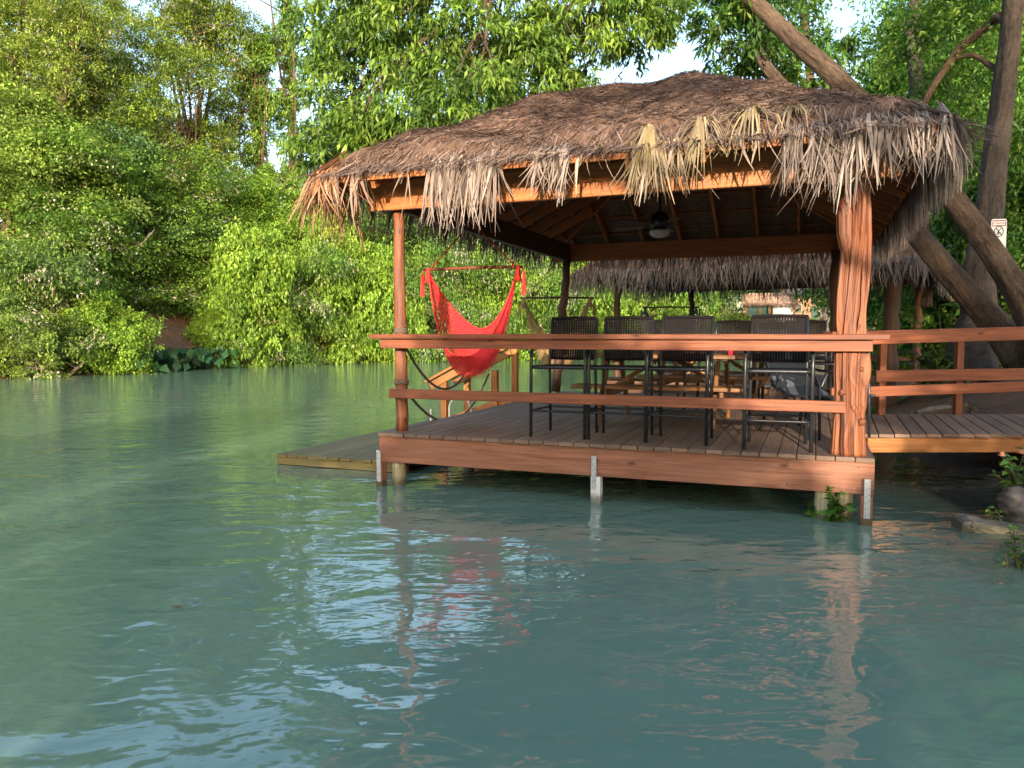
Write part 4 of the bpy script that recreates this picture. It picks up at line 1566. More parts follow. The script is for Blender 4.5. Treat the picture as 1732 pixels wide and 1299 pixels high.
st = empty('dock_steps', P1(0, 0, 0), -PA)
for b in (3.55, 4.35):
    lo, hi = L3(-1.12, b, .12), L3(-.12, b, .25)
    mb = MB(1); mb.bar(L3(-1.02, b, .122), L3(-1.02, b, .90), .09, .09, (0, 1, 0)); o = mb.build('newel_post', M['fresh'], st, bevel=.004)
    mb = MB(2); mb.bar(L3(-.22, b, .122), L3(-.22, b, 1.42 if b > 4 else .99), .09, .09, (0, 1, 0)); mb.build('newel_post', M['fresh'], st, bevel=.004)
    mb = MB(3)
    mb.bar(L3(-1.32, b - .005, .80), L3(-.16, b - .005, 1.40), .12, .035, (0, 0, 1)); mb.build('handrail', M['fresh'], st, bevel=.004)
    mb = MB(4); mb.bar(L3(-1.22, b - .062, .74), L3(-.26, b - .062, 1.24), .035, .10, (0, 0, 1)); mb.build('handrail', M['fresh'], st, bevel=.004)
    mb = MB(5); mb.bar(L3(-1.0, b + .062, .18), L3(-.05, b + .062, .52), .035, .2, (0, 0, 1)); mb.build('stringer', M['fresh'], st, bevel=.004)
for k in range(2):
    mb = MB(6); mb.bar(L3(-.72 + .35 * k, 3.64, .26 + .14 * k), L3(-.72 + .35 * k, 4.38, .26 + .14 * k), .26, .035); mb.build('tread', M['fresh'], st, bevel=.004)
tag(st, 'orange wooden steps with sloping handrails joining the deck to the low dock', 'steps')

ropeL = [(P1(.15, .2, 1.46), P1(-.62, 3.5, 1.02), .40, 'upper dark rope swag sagging from the slim post to the steps', (P1(.145, .2, 1.535), .064)),
         (P1(.15, .2, 1.0), P1(-.32, 3.55, .93), .52, 'lower dark rope swag sagging from the slim post to the steps', (P1(.148, .2, 1.02), .068))]
for a, b, sg, lab, la in ropeL:
    rope_thing('rope_swag', catenary(a, b, sg), .014, M['rope'], lab, la)
rope_thing('rope_swag', catenary(P1(-.2, 4.35, 1.35), P1(.05, D1 - .2, 1.45), .12), .014, M['rope'], 'short rope swag from the steps to the far left corner post', (P1(-.2, 4.35, 1.36), .066))

ld = empty('swim_ladder', P1(-.95, 3.35, .12), -PA)
for k in (0, 1):
    mb = MB(k)
    x = .30 * k
    mb.tube([(x, .28, 0), (x, .28, .40), (x, .22, .50), (x, .08, .53), (x, -.04, .46), (x, -.08, .30), (x, -.08, -.5)][::-1] if False else
            [(x - .2, 0, -.6), (x - .2, 0, .36), (x - .14, 0, .47), (x, 0, .51), (x + .1, 0, .45), (x + .14, 0, .32), (x + .14, 0, .0)] if k else [(x - .2, 0, -.6), (x - .2, 0, .30)], .013, 8)
    mb.build('side_rail', M['white'], ld, smooth=True)
mb = MB(4)
mb.tube([(-.2, .0, -.2), (.10, 0, -.2)], .012, 6)
mb.build('rung', M['white'], ld)
tag(ld, 'white tubular swim ladder on the low dock behind the rope swags', 'ladder')

tw = MB(12)
for k in range(3):
    tw.bar((-.25, -.12 + .02 * k, .05 + .035 * k), (.25, -.12 + .02 * k, .05 + .035 * k), .3, .032)
o = tw.build('towel', M['white'], bevel=.012)
inpav(o, -.75, 2.6, .123, .2)
tag(o, 'folded white towel lying on the low dock', 'towel')

# ------------------------------------------------------------------ boardwalk to the bank
bw = empty('boardwalk', (3.48, 7.50, 0))
mb = MB(3)
sx_ = math.tan(PA)
nbw = 24
for k in range(nbw):
    a = .02 + k * .156
    p0 = Vector((a, 0, DZ - .018)); p1 = Vector((a + 1.93 * .42, 1.93, DZ - .018))
    b_ = len(mb.v)
    mb.bar(p0, p1, .145 * .92, .036)
mb.build('deck', M['deck'], bw, bevel=.003)
mb = MB(4); mb.bar((.0, .03, DZ - .112), (3.8, .06, DZ - .112), .04, .14); mb.build('fascia', M['fresh'], bw, bevel=.004)
mb = MB(4); mb.bar((.8, 1.88, DZ - .112), (4.4, 1.9, DZ - .112), .04, .14); mb.build('fascia', M['fresh'], bw, bevel=.004)
mb = MB(5)
for k in range(4):
    mb.bar((.5 + k, .06 + k * .01, DZ - .112), (1.1 + k, 1.85, DZ - .112), .04, .13)
mb.build('joists', M['darkwood'], bw)
# near railing
N0, N1 = (-.35, .02), (2.7, .25)
def nr(t, z, dy=0): return Vector((N0[0] + (N1[0] - N0[0]) * t, N0[1] + (N1[1] - N0[1]) * t + dy, z))
def rail(z0, z1, w, h, name, dy0=0, m='cedar', t0=0.0, y=None):
    mb = MB(int(z0 * 100) + int(h * 1000))
    mb.bar(nr(t0, z0, dy0), nr(1.0, z1, dy0), w, h)
    mb.build(name, M[m], bw, bevel=.004)
rail(1.507, 1.585, .2, .042, 'top_board', .16)
rail(1.445, 1.525, .04, .10, 'top_rail', .05)
rail(.93, 1.01, .04, .10, 'mid_rail', .05)
# far railing
def far_r(x0, x1, y, z0, z1, w, h, name):
    mb = MB(int(z0 * 77)); mb.bar((x0, y, z0), (x1, y, z1), w, h); mb.build(name, M['cedar'], bw, bevel=.004)
far_r(.9, 4.4, 1.80, 1.0, 1.05, .04, .14, 'mid_rail')
far_r(.9, 4.4, 1.80, 1.46, 1.50, .12, .045, 'top_board')
for x, y in ((1.0, 1.86), (1.93, 1.86), (3.9, 1.86)):
    mb = MB(int(x * 10)); mb.bar((x, y, DZ), (x, y, 1.44), .08, .08, (0, 1, 0)); mb.build('post', M['cedar'], bw, bevel=.004)
mb = MB(71); mb.bar((2.6, .32, DZ), (2.6, .32, 1.5), .09, .09, (0, 1, 0)); mb.build('post', M['cedar'], bw, bevel=.004)
mb = MB(72); pole(mb, (2.9, 1.0, -.5), (2.9, 1.0, .35), .08, .08); mb.build('piling', M['wet_piling'], bw, smooth=True)
tag(bw, 'wooden boardwalk with plank railings leading right from the pavilion to the bank', 'boardwalk')

# ------------------------------------------------------------------ second pavilion
A2 = R(33)
W2, D2 = 5.6, 4.8
u2 = Vector((math.cos(A2), -math.sin(A2), 0)); v2 = Vector((math.sin(A2), math.cos(A2), 0))
o2 = Vector((2.25, 16.6, 0)) - u2 * .15 - v2 * .15
pav2 = empty('thatched_pavilion', o2, -A2)
P2 = lambda a, b, z: o2 + u2 * a + v2 * b + Vector((0, 0, z))


def fringe2(ei, s, Lh, rnd):
    return (8, .40, .18, .03, .05) if ei in (0, 3) else ((5, .5, .2, .03, 0) if ei == 1 else (4, .4, .2, .03, 0))


roof_parts(pav2, P2, u2, v2, W2, D2, 2.72, .5, .55, 13, 1, fringe2, straw_n=14000, frond_step=.06)
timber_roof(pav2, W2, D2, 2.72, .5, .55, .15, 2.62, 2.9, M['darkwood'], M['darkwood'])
mb = MB(4)
for k in range(38):
    a = (k + .5) * W2 / 38
    mb.bar(L3(a, -.02, DZ - .018), L3(a, D2 + .02, DZ - .018), W2 / 38 - .007, .036)
mb.build('deck', M['deck'], pav2)
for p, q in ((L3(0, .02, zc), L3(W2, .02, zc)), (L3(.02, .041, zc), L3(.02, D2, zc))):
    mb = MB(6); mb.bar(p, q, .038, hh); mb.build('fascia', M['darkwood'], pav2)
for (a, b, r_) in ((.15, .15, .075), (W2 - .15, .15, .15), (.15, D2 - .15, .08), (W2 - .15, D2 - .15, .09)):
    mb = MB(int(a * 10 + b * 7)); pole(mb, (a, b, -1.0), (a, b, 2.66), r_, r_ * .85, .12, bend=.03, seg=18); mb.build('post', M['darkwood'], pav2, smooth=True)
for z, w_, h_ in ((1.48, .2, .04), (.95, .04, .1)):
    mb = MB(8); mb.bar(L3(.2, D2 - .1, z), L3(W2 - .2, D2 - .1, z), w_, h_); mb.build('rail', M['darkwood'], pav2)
tag(pav2, 'second thatched pavilion standing in shade behind the first', 'pavilion')
lamp = MB(3); lamp.lathe([(0, .12), (.02, .12), (.02, .08), (.14, .06), (.15, .03), (.10, -.01), (0, -.02)], 20)
lo_ = lamp.build('ceiling_lamp', M['glass'], smooth=True)
lo_.location = P2(W2 / 2, .9, 2.70)
tag(lo_, 'pale round ceiling lamp under the second pavilion', 'lamp')


# patio chairs with curved arms on the second deck
def make_patio():
    r = empty('patio_chair')
    for sx in (-1, 1):
        mb = MB(1)
        pts = []
        for k in range(15):
            a = -1.9 + 3.9 * k / 14
            pts.append((sx * .28, -.02 + .26 * math.sin(a), .48 + .16 * math.cos(a)))
        mb.tube(pts, .016, 8); mb.build('armrest', M['metal'], r, smooth=True)
        mb = MB(2); mb.tube([(sx * .26, -.25, 0), (sx * .27, -.2, .42)], .015, 6); mb.build('leg', M['metal'], r)
        mb = MB(2); mb.tube([(sx * .26, .28, 0), (sx * .26, .2, .42), (sx * .25, .34, .95)], .015, 6); mb.build('leg', M['metal'], r)
    mb = MB(3); mb.strip([(0, -.25, .42), (0, 0, .40), (0, .2, .42)], [.5] * 3, (1, 0, 0)); mb.build('seat', M['sling'], r)
    mb = MB(3); mb.strip([(0, .2, .44), (0, .27, .7), (0, .34, .95)], [.5] * 3, (1, 0, 0)); mb.build('backrest', M['sling'], r)
    return r


pc0 = make_patio()
for i, (px, py, d, rz, lab) in enumerate([(1530, 640, 15.2, 1.2, 'dark patio chair with looped arms seen beyond the boardwalk railing'),
                                          (1120, 640, 17.2, -.6, 'dark patio chair with looped arms seen under the picnic table, left one'),
                                          (1190, 640, 16.8, .9, 'dark patio chair with looped arms seen under the picnic table, right one')]):
    c = pc0 if i == 0 else copy_tree(pc0)
    p = at(px, py, d)
    c.location = (p.x, p.y, DZ); c.rotation_euler = (0, 0, rz)
    tag(c, lab, 'patio chair', 'patio chairs on the second deck')

# ------------------------------------------------------------------ right bank: leaning trees
def trunk_px(mb, pts, n=30, sub=14, rough=.06):
    """pts: (px, py, depth, width in px) -> a smooth tapering limb in space"""
    W_ = [(at(a, b, d), w_ * .76 / FPX * d / 2) for a, b, d, w_ in pts]
    q, rr = [], []
    for i in range(len(W_) - 1):
        p0 = W_[max(i - 1, 0)][0]; p1 = W_[i][0]; p2 = W_[i + 1][0]; p3 = W_[min(i + 2, len(W_) - 1)][0]
        for k in range(sub):
            t = k / sub
            q.append(.5 * ((2 * p1) + (p2 - p0) * t + (2 * p0 - 5 * p1 + 4 * p2 - p3) * t * t + (-p0 + 3 * p1 - 3 * p2 + p3) * t ** 3))
            rr.append(W_[i][1] + (W_[i + 1][1] - W_[i][1]) * t)
    q.append(W_[-1][0]); rr.append(W_[-1][1])
    ph = mb.r.random() * 6
    mb.tube(q, rr, n, bump=.022, lobes=lambda a, s: 1 + rough * math.sin(3 * a + ph + s * .8) + rough * .7 * math.sin(5 * a - s * 1.7) + rough * .5 * math.sin(9 * a + 2 * math.sin(s * 2.3)) + .05 * math.exp(-((s % 2.3 - 1.1) / .12) ** 2) * math.cos(a - ph))
    return q


def px_ell(px, py, d, rx, ry, rdep=None):
    c = at(px, py, d)
    k = d / FPX
    return (c.x, c.y, c.z, rx * k, (rdep or 1.0), ry * k)


def own_crown(seed, ells, per, cr, L, W, dens, hang, young, colr, parent, flower=0.0, shell=.55):
    rng = np.random.default_rng(seed)
    C, ce = ell_points(rng, ells, dens, shell)
    parts = foliage(rng, C, cr * (.6 + .8 * rng.random(len(C))), per, L, W, hang, .7, young, flower, ce)
    o = build_leaves('crown', *parts, M['leaf'], parent)
    o.color = (*colr, 1)
    return o, C


# tree A: long leaning trunk; its boughs hang behind the roof to the left
tA = empty('leaning_tree')
mb = MB(101)
qa = trunk_px(mb, [(1795, 640, 11.3, 93), (1775, 610, 11.3, 74), (1735, 520, 11.3, 60), (1690, 447, 11.4, 52), (1640, 376, 11.5, 48), (1560, 275, 11.6, 46), (1467, 182, 11.8, 42), (1410, 126, 12.0, 40), (1346, 70, 12.2, 37), (1265, -5, 12.6, 33), (1150, -110, 13.2, 27), (1000, -190, 13.4, 21), (800, -230, 13.2, 12)])
trA = mb.build('trunk', M['bark'], tA, smooth=True)
ellA = [px_ell(*e) for e in [(615, 40, 13, 95, 80), (740, 50, 12.6, 110, 85), (860, 40, 12.8, 105, 70), (690, 165, 12.2, 95, 62), (785, 165, 11.9, 70, 50), (590, 170, 13, 55, 65), (545, 250, 13.2, 42, 38),
        (625, 225, 12.8, 62, 38), (690, 215, 12.4, 40, 30), (800, 205, 11.7, 42, 28), (900, 120, 12.8, 75, 60), (985, 45, 13.2, 95, 48), (1065, 35, 13.4, 60, 36), (950, 125, 13.2, 45, 36), (550, 60, 13.4, 28, 50),
        (640, -80, 13, 130, 60), (850, -90, 13, 130, 60), (1050, -70, 13.3, 110, 55), (1125, 10, 13.2, 30, 30)]]
crA, CA = own_crown(201, ellA, 62, .27, .135, .042, 20, .75, .55, (.07, .15, .032), tA)
mb = MB(102)
rnd = random.Random(4)
heads = [at(1000, -180, 13.4), at(850, -200, 13.3), at(1120, -120, 13.2)]
for i in range(0, len(ellA)):
    c = Vector(ellA[i][:3])
    h = min(heads, key=lambda q: (q - c).length)
    m_ = h.lerp(c, .5) + Vector((rnd.uniform(-.4, .4), rnd.uniform(-.4, .4), .35))
    pts = [(1 - t) ** 2 * h + 2 * t * (1 - t) * m_ + t * t * c for t in [k / 8 for k in range(9)]]
    mb.tube(pts, [.07 * (1 - .85 * k / 8) for k in range(9)], 6, cap=False)
    for k in range(5):
        e_ = c + Vector((rnd.uniform(-1, 1) * ellA[i][3], rnd.uniform(-.8, .8), rnd.uniform(-1, .6) * ellA[i][5]))
        mb.tube([pts[6], pts[6].lerp(e_, .5) + Vector((0, 0, .12)), e_], [.022, .015, .005], 5, cap=False)
mb.build('boughs', M['bark'], tA, smooth=True)
tag(tA, 'leaning tree with thick trunk slanting up behind the roof, drooping leaves left of the thatch', 'tree')

# tree B: second leaning trunk
tB = empty('leaning_tree')
mb = MB(103)
trunk_px(mb, [(1755, 650, 11.9, 96), (1725, 605, 11.9, 74), (1684, 548, 12, 59), (1640, 500, 12, 53), (1600, 454, 12.1, 50), (1558, 404, 12.2, 46), (1470, 300, 12.6, 37), (1400, 225, 12.8, 31), (1330, 150, 13, 25), (1291, 106, 13, 24), (1283, 60, 13, 22), (1246, 0, 13, 21), (1190, -90, 13.2, 16)])
mb.build('trunk', M['bark'], tB, smooth=True)
ellB = [px_ell(*e) for e in [(1235, 50, 13.4, 48, 48), (1290, 100, 13.6, 50, 45), (1330, 150, 13.8, 45, 30), (1250, -20, 13.6, 80, 45), (1205, 20, 13.4, 40, 40), (1408, 92, 13.8, 22, 16), (1305, 55, 13.4, 45, 38), (1352, 112, 13.6, 34, 30), (1425, 112, 13.7, 26, 20), (1245, 112, 13.4, 30, 22), (1400, 160, 13.8, 26, 20), (1340, -60, 13.6, 50, 30)]]
own_crown(203, ellB, 60, .26, .14, .045, 11, .6, .15, (.05, .13, .03), tB)
tag(tB, 'second leaning trunk slanting below the first, dark leaves over the right of the roof', 'tree')

# tree E: big upright trunk with the sign
tE = empty('upright_tree')
mb = MB(104)
trunk_px(mb, [(1632, 640, 12.9, 150), (1640, 600, 12.9, 105), (1654, 535, 12.9, 72), (1657, 456, 12.9, 62), (1673, 365, 13, 54), (1681, 290, 13, 52), (1695, 182, 13.1, 46), (1710, 36, 13.2, 40), (1716, -80, 13.3, 36), (1722, -250, 13.5, 26)])
mb.build('trunk', M['barkgrey'], tE, smooth=True)
mb = MB(105)
trunk_px(mb, [(1716, 60, 13.2, 20), (1690, 28, 13.4, 18), (1676, 40, 13.6, 17)], 10)
trunk_px(mb, [(1732, 5, 13.5, 17), (1676, 40, 13.6, 17), (1625, 80, 13.8, 17), (1604, 108, 13.9, 17), (1578, 146, 14, 15), (1550, 205, 14, 13), (1535, 260, 14.1, 9)], 10)
trunk_px(mb, [(1700, 130, 13.2, 14), (1650, 95, 13.6, 11), (1610, 100, 13.9, 8)], 8)
mb.build('boughs', M['bark'], tE, smooth=True)
ellE = [px_ell(*e) for e in [(1620, 40, 14.6, 80, 60), (1720, 30, 15, 70, 70), (1560, 60, 14.8, 60, 60), (1640, 150, 15, 70, 60), (1740, 150, 15.2, 60, 70), (1590, 200, 15, 50, 60), (1700, 260, 15.4, 70, 60), (1620, -60, 14.6, 110, 60), (1780, 260, 15, 60, 90), (1760, 380, 15.4, 60, 60)]]
own_crown(205, ellE, 60, .42, .11, .042, 11, .25, .12, (.055, .15, .028), tE)
tag(tE, 'big upright grey trunk carrying the white sign at the right edge', 'tree')

# tree C and D: thinner upright trunks
tC = empty('slender_tree')
mb = MB(106)
trunk_px(mb, [(1385, 420, 17, 26), (1378, 300, 17, 22), (1372, 170, 17, 19), (1368, 90, 17, 18), (1357, 0, 17, 17), (1350, -120, 17, 14)], 12)
mb.build('trunk', M['bark'], tC, smooth=True)
own_crown(206, [px_ell(*e) for e in [(1345, 70, 17.3, 46, 40), (1300, 30, 17.3, 50, 40), (1330, -60, 17, 100, 50)]], 60, .4, .13, .05, 9, .4, .1, (.05, .13, .03), tC)
tag(tC, 'slender upright trunk rising just behind the roof, crossed by the leaning trunk', 'tree')
tD = empty('slender_tree')
mb = MB(107)
trunk_px(mb, [(1565, 520, 17.5, 34), (1560, 380, 17.5, 30), (1552, 250, 17.5, 28), (1549, 165, 17.5, 26), (1547, 98, 17.5, 34), (1543, 47, 17.5, 30), (1549, 0, 17.5, 27), (1552, -120, 17.5, 22)], 12, rough=.1)
mb.build('trunk', M['barkgrey'], tD, smooth=True)
ellD = [px_ell(*e) for e in [(1560, 80, 18.5, 45, 55), (1512, 60, 18.5, 28, 40), (1590, 150, 19, 60, 60), (1570, 250, 19, 60, 50), (1650, 220, 20, 70, 60), (1540, -30, 18.2, 80, 60), (1620, 330, 20, 60, 60), (1720, 400, 21, 70, 80), (1700, 100, 21, 80, 90), (1570, 380, 20.5, 40, 50)]]
own_crown(207, ellD, 55, .5, .13, .05, 8, .25, .15, (.07, .19, .03), tD)
tag(tD, 'upright trunk with a swollen fork left of the sign tree, feathery green crown', 'tree')

# bright broad-leaf greenery below the trunks, further back on the right bank
GR = 'greenery on the right bank behind the trunks'
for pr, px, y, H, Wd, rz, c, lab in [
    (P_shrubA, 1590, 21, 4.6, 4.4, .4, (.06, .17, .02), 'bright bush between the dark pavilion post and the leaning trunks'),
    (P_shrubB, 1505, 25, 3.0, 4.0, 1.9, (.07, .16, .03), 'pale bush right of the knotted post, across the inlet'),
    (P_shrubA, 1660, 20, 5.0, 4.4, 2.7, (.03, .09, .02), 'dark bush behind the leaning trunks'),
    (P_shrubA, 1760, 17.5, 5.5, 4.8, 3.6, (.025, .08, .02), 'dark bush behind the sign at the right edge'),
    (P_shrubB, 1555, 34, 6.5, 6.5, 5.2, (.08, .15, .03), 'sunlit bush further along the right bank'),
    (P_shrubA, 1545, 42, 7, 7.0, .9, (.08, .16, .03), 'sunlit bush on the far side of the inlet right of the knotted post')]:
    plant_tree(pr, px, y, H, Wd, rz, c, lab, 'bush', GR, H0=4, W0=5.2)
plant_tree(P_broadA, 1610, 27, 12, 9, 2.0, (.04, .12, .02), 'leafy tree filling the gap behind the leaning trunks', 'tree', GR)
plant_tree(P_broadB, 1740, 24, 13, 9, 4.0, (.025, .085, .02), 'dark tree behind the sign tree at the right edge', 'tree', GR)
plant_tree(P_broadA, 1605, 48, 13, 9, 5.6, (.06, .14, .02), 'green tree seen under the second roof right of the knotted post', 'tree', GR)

# sign on the upright trunk
sg = empty('warning_sign', at(1689, 400, 12.62), R(-14))
k_ = 12.62 / FPX
sw, shh = 23 * k_, 58 * k_
mb = MB(1)
pts = []
for cx_, cz_, a0 in ((sw / 2 - .03, shh / 2 - .03, 0), (-sw / 2 + .03, shh / 2 - .03, 1), (-sw / 2 + .03, -shh / 2 + .03, 2), (sw / 2 - .03, -shh / 2 + .03, 3)):
    for j in range(4):
        a = (a0 + j / 3) * math.pi / 2
        pts.append((cx_ + .03 * math.cos(a), 0, cz_ + .03 * math.sin(a)))
mb.poly(pts, .006, (0, 1, 0))
mb.build('sign_plate', M['white'], sg)
mb = MB(2)
hz_ = shh / 2
for z0, z1 in ((hz_ - .035, hz_ - .02), (hz_ - .115, hz_ - .10)):
    mb.bar((-sw / 2 + .012, -.003, (z0 + z1) / 2), (sw / 2 - .012, -.003, (z0 + z1) / 2), .004, z1 - z0)
for sx in (-1, 1):
    mb.bar((sx * (sw / 2 - .015), -.003, hz_ - .10), (sx * (sw / 2 - .015), -.003, hz_ - .035), .004, .006, (1, 0, 0))
mb.build('header_border', M['maroon'], sg)
def txt(s, size, z, mat, name):
    c = bpy.data.curves.new(name, 'FONT')
    c.body = s; c.size = size; c.align_x = 'CENTER'; c.align_y = 'CENTER'; c.extrude = .001
    c.materials.append(mat)
    t_ = bpy.data.objects.new(name, c); COL.objects.link(t_)
    me = bpy.data.meshes.new_from_object(t_)
    bpy.data.objects.remove(t_)
    o = bpy.data.objects.new(name, me); COL.objects.link(o)
    o.parent = sg; o.location = (0, -.004, z); o.rotation_euler = (math.pi / 2, 0, 0)
    return o
txt('ATTENTION', .034, hz_ - .068, M['maroon'], 'lettering')
mb = MB(3)
rz_, cz_ = .066, hz_ - .20
ring = [(rz_ * math.cos(a) * .95, -.004, cz_ + 1.25 * rz_ * math.sin(a)) for a in [2 * math.pi * k / 32 for k in range(33)]]
mb.tube(ring, .0065, 6)
mb.tube([(-.045, -.005, cz_ + .058), (.045, -.005, cz_ - .058)], .0065, 6)
mb.tube([(.028, -.005, cz_ + .05), (-.01, -.005, cz_), (-.03, -.005, cz_ - .05)], .006, 6)
mb.tube([(-.005, -.005, cz_), (.0, -.005, cz_ - .055)], .005, 6)
mb.build('prohibition_symbol', M['navy'], sg)
tag(sg, 'white warning sign with a crossed-out figure fixed to the upright grey trunk', 'sign')

# soil line: driftwood log, stone slab, plants on the near right bank
mb = MB(5)
trunk_px(mb, [(1550, 698, 10.6, 9), (1575, 692, 10.7, 13), (1602, 689, 10.8, 10), (1618, 691, 10.9, 5)], 12, rough=.14)
o = mb.build('log', M['barkpale'], smooth=True)
tag(o, 'short pale driftwood log on the dark soil behind the boardwalk', 'log')
mb = MB(6)
base = at(1690, 905, 5.75)
prof = [(-.26, .0), (-.24, .10), (-.18, .125), (-.05, .085), (.12, .06), (.28, .055), (.42, .05), (.46, 0)]
pts = [(x, 0, z * .8 - .02) for x, z in prof] + [(.46, 0, -.25), (-.26, 0, -.25)]
mb.poly(pts, .28, (0, 1, 0))
o = mb.build('stone_slab', M['wet_stone'], bevel=.012)
o.location = (base.x, base.y, 0.01); o.rotation_euler = (0, 0, -.25)
m_ = o.modifiers.new('sub', 'SUBSURF'); m_.levels = m_.render_levels = 3; m_.subdivision_type = 'SIMPLE'
tx = bpy.data.textures.new('stone_rough', 'CLOUDS'); tx.noise_scale = .09
dm = o.modifiers.new('rough', 'DISPLACE'); dm.texture = tx; dm.strength = .03
tag(o, 'grey stone slab lying half in the water at the right edge', 'stone')
def rock(px, py, d, r_, seed, lab):
    rng = np.random.default_rng(seed)
    me = bpy.data.meshes.new('rock')
    import bmesh
    bm = bmesh.new(); bmesh.ops.create_icosphere(bm, subdivisions=4, radius=r_)
    for v_ in bm.verts:
        n_ = v_.co.normalized()
        v_.co *= 1 + .16 * math.sin(n_.x * 5 + seed) * math.sin(n_.y * 4) + .07 * math.sin(n_.z * 11 + n_.x * 9 + seed) + .03 * math.sin(n_.y * 23 + n_.z * 17)
        v_.co.z *= .75
    bm.to_mesh(me); bm.free()
    me.polygons.foreach_set('use_smooth', [True] * len(me.polygons))
    me.materials.append(M['wet_stone'])
    o = bpy.data.objects.new('rock', me); COL.objects.link(o)
    o.location = at(px, py, d)
    tag(o, lab, 'rock', 'rocks at the foot of the right bank')
rock(1722, 850, 6.35, .16, 2, 'dark rock under the leafy plant at the right edge')
rock(1765, 880, 6.2, .26, 5, 'larger rock cut by the right edge of the view')


def small_plant(name, px, py, d, n, L, W, spread, h, colr, lab, seed, flowers=(), cat='plant', young=.1):
    rng = np.random.default_rng(seed)
    p = at(px, py, d)
    e = empty(name, p)
    P, A, S_ = [], [], []
    mb = MB(seed)
    for k in range(max(3, n // 9)):
        tip = Vector((rng.normal() * spread, rng.normal() * spread * .6, h * (.5 + .6 * rng.random())))
        b = Vector((rng.normal() * .03, rng.normal() * .03, -.12))
        m_ = b.lerp(tip, .5) + Vector((0, 0, .05))
        mb.tube([b, m_, tip], [.007, .005, .003], 5, cap=False)
        for j in range(9):
            t = .35 + .65 * j / 8
            q_ = b * (1 - t) ** 2 + m_ * 2 * t * (1 - t) + tip * t * t
            P.append(q_)
            A.append((rng.normal(), rng.normal() - .3, .1 + rng.normal() * .3))
    P = np.array(P); A = unit(np.array(A))
    S_ = unit(np.cross(np.array([0, -.5, 1.]) + rng.normal(size=P.shape) * .3, A))
    m = len(P)
    T = np.stack([rng.random(m), rng.random(m) * young * 3, np.zeros(m)], -1)
    o = build_leaves('foliage', P, A, S_, L * (.6 + .7 * rng.random(m)), W * (.6 + .7 * rng.random(m)), T, M['leaf'], e)
    o.color = (*colr, 1)
    mb.build('stems', M['twig'], e)
    for (fx, fy) in flowers:
        fp = at(fx, fy, d) - p
        fb = MB(int(fx))
        for ring_ in range(3):
            for j in range(5):
                a = j * 1.257 + ring_ * .6
                r1 = .008 + .008 * ring_
                c = Vector((math.cos(a) * r1, math.sin(a) * r1, .01 - .004 * ring_))
                fb.poly([fp + c * .3, fp + c + Vector((-math.sin(a) * .014, math.cos(a) * .014, .02 - .006 * ring_)), fp + c * 1.5 + Vector((0, 0, .024 - .01 * ring_)), fp + c + Vector((math.sin(a) * .014, -math.cos(a) * .014, .02 - .006 * ring_))], .002, (0, 0, 1))
        fb.build('flower', M['petal'], e)
    tag(e, lab, cat)
    return e


small_plant('rose_bush', 1722, 835, 6.5, 160, .075, .045, .15, .34, (.05, .14, .025), 'rose bush with a peach bloom on the right bank under the boardwalk', 31, [(1695, 772), (1728, 768)], 'bush')
small_plant('leafy_sprig', 1722, 960, 4.9, 110, .055, .028, .10, .26, (.10, .2, .02), 'bright green leafy sprig at the right edge above the stone slab', 33)
small_plant('leafy_sprig', 1682, 872, 6.1, 18, .05, .025, .04, .06, (.09, .18, .02), 'tiny sprig sticking out of the water left of the rocks', 35)
small_plant('climbing_plant', 1412, 884, 6.15, 60, .10, .062, .075, .28, (.05, .15, .02), 'green climbing plant growing up the wooden pilings', 37)
small_plant('climbing_plant', 1378, 882, 6.3, 40, .085, .05, .05, .20, (.04, .13, .02), 'smaller green plant in the water left of the wooden pilings', 39)
small_plant('broadleaf_plant', 1585, 645, 12.4, 120, .26, .09, .22, .5, (.018, .05, .018), 'dark arching plant on the bank behind the boardwalk railing', 41)
small_plant('broadleaf_plant', 1600, 640, 15.5, 140, .36, .14, .5, 1.6, (.03, .10, .02), 'tall broadleaf plant between the leaning trunks and the dark post', 43)
small_plant('weed', 1640, 697, 10.3, 22, .07, .04, .06, .12, (.2, .12, .03), 'small orange-leaved weed on the dark soil behind the boardwalk', 45)

# roots of a fallen branch on the soil
mb = MB(9)
trunk_px(mb, [(1600, 678, 11, 4), (1630, 676, 11, 4), (1660, 690, 10.8, 3)], 6, rough=.1)
o = mb.build('dead_branch', M['twig'], smooth=True)
tag(o, 'thin dead branch lying on the dark soil beside the driftwood log', 'branch')

# floating leaf
mb = MB(2)
mb.poly([(-.03, 0, 0), (0, -.012, .004), (.035, 0, .006), (0, .012, .004)], .002, (0, 0, 1))
mb.tube([(-.03, 0, .002), (-.045, .004, .004)], .001, 4)
o = mb.build('floating_leaf', M['brownleaf'])
o.location = onz(300, 1027, .003)
tag(o, 'small brown leaf floating on the open water at lower left', 'leaf')

# ------------------------------------------------------------------ across the water: hut, house, fence, pale trunks
def on_bank(px, d):
    x = (px - 866) / FPX * d
    return Vector((x, d, gz(x, d)))


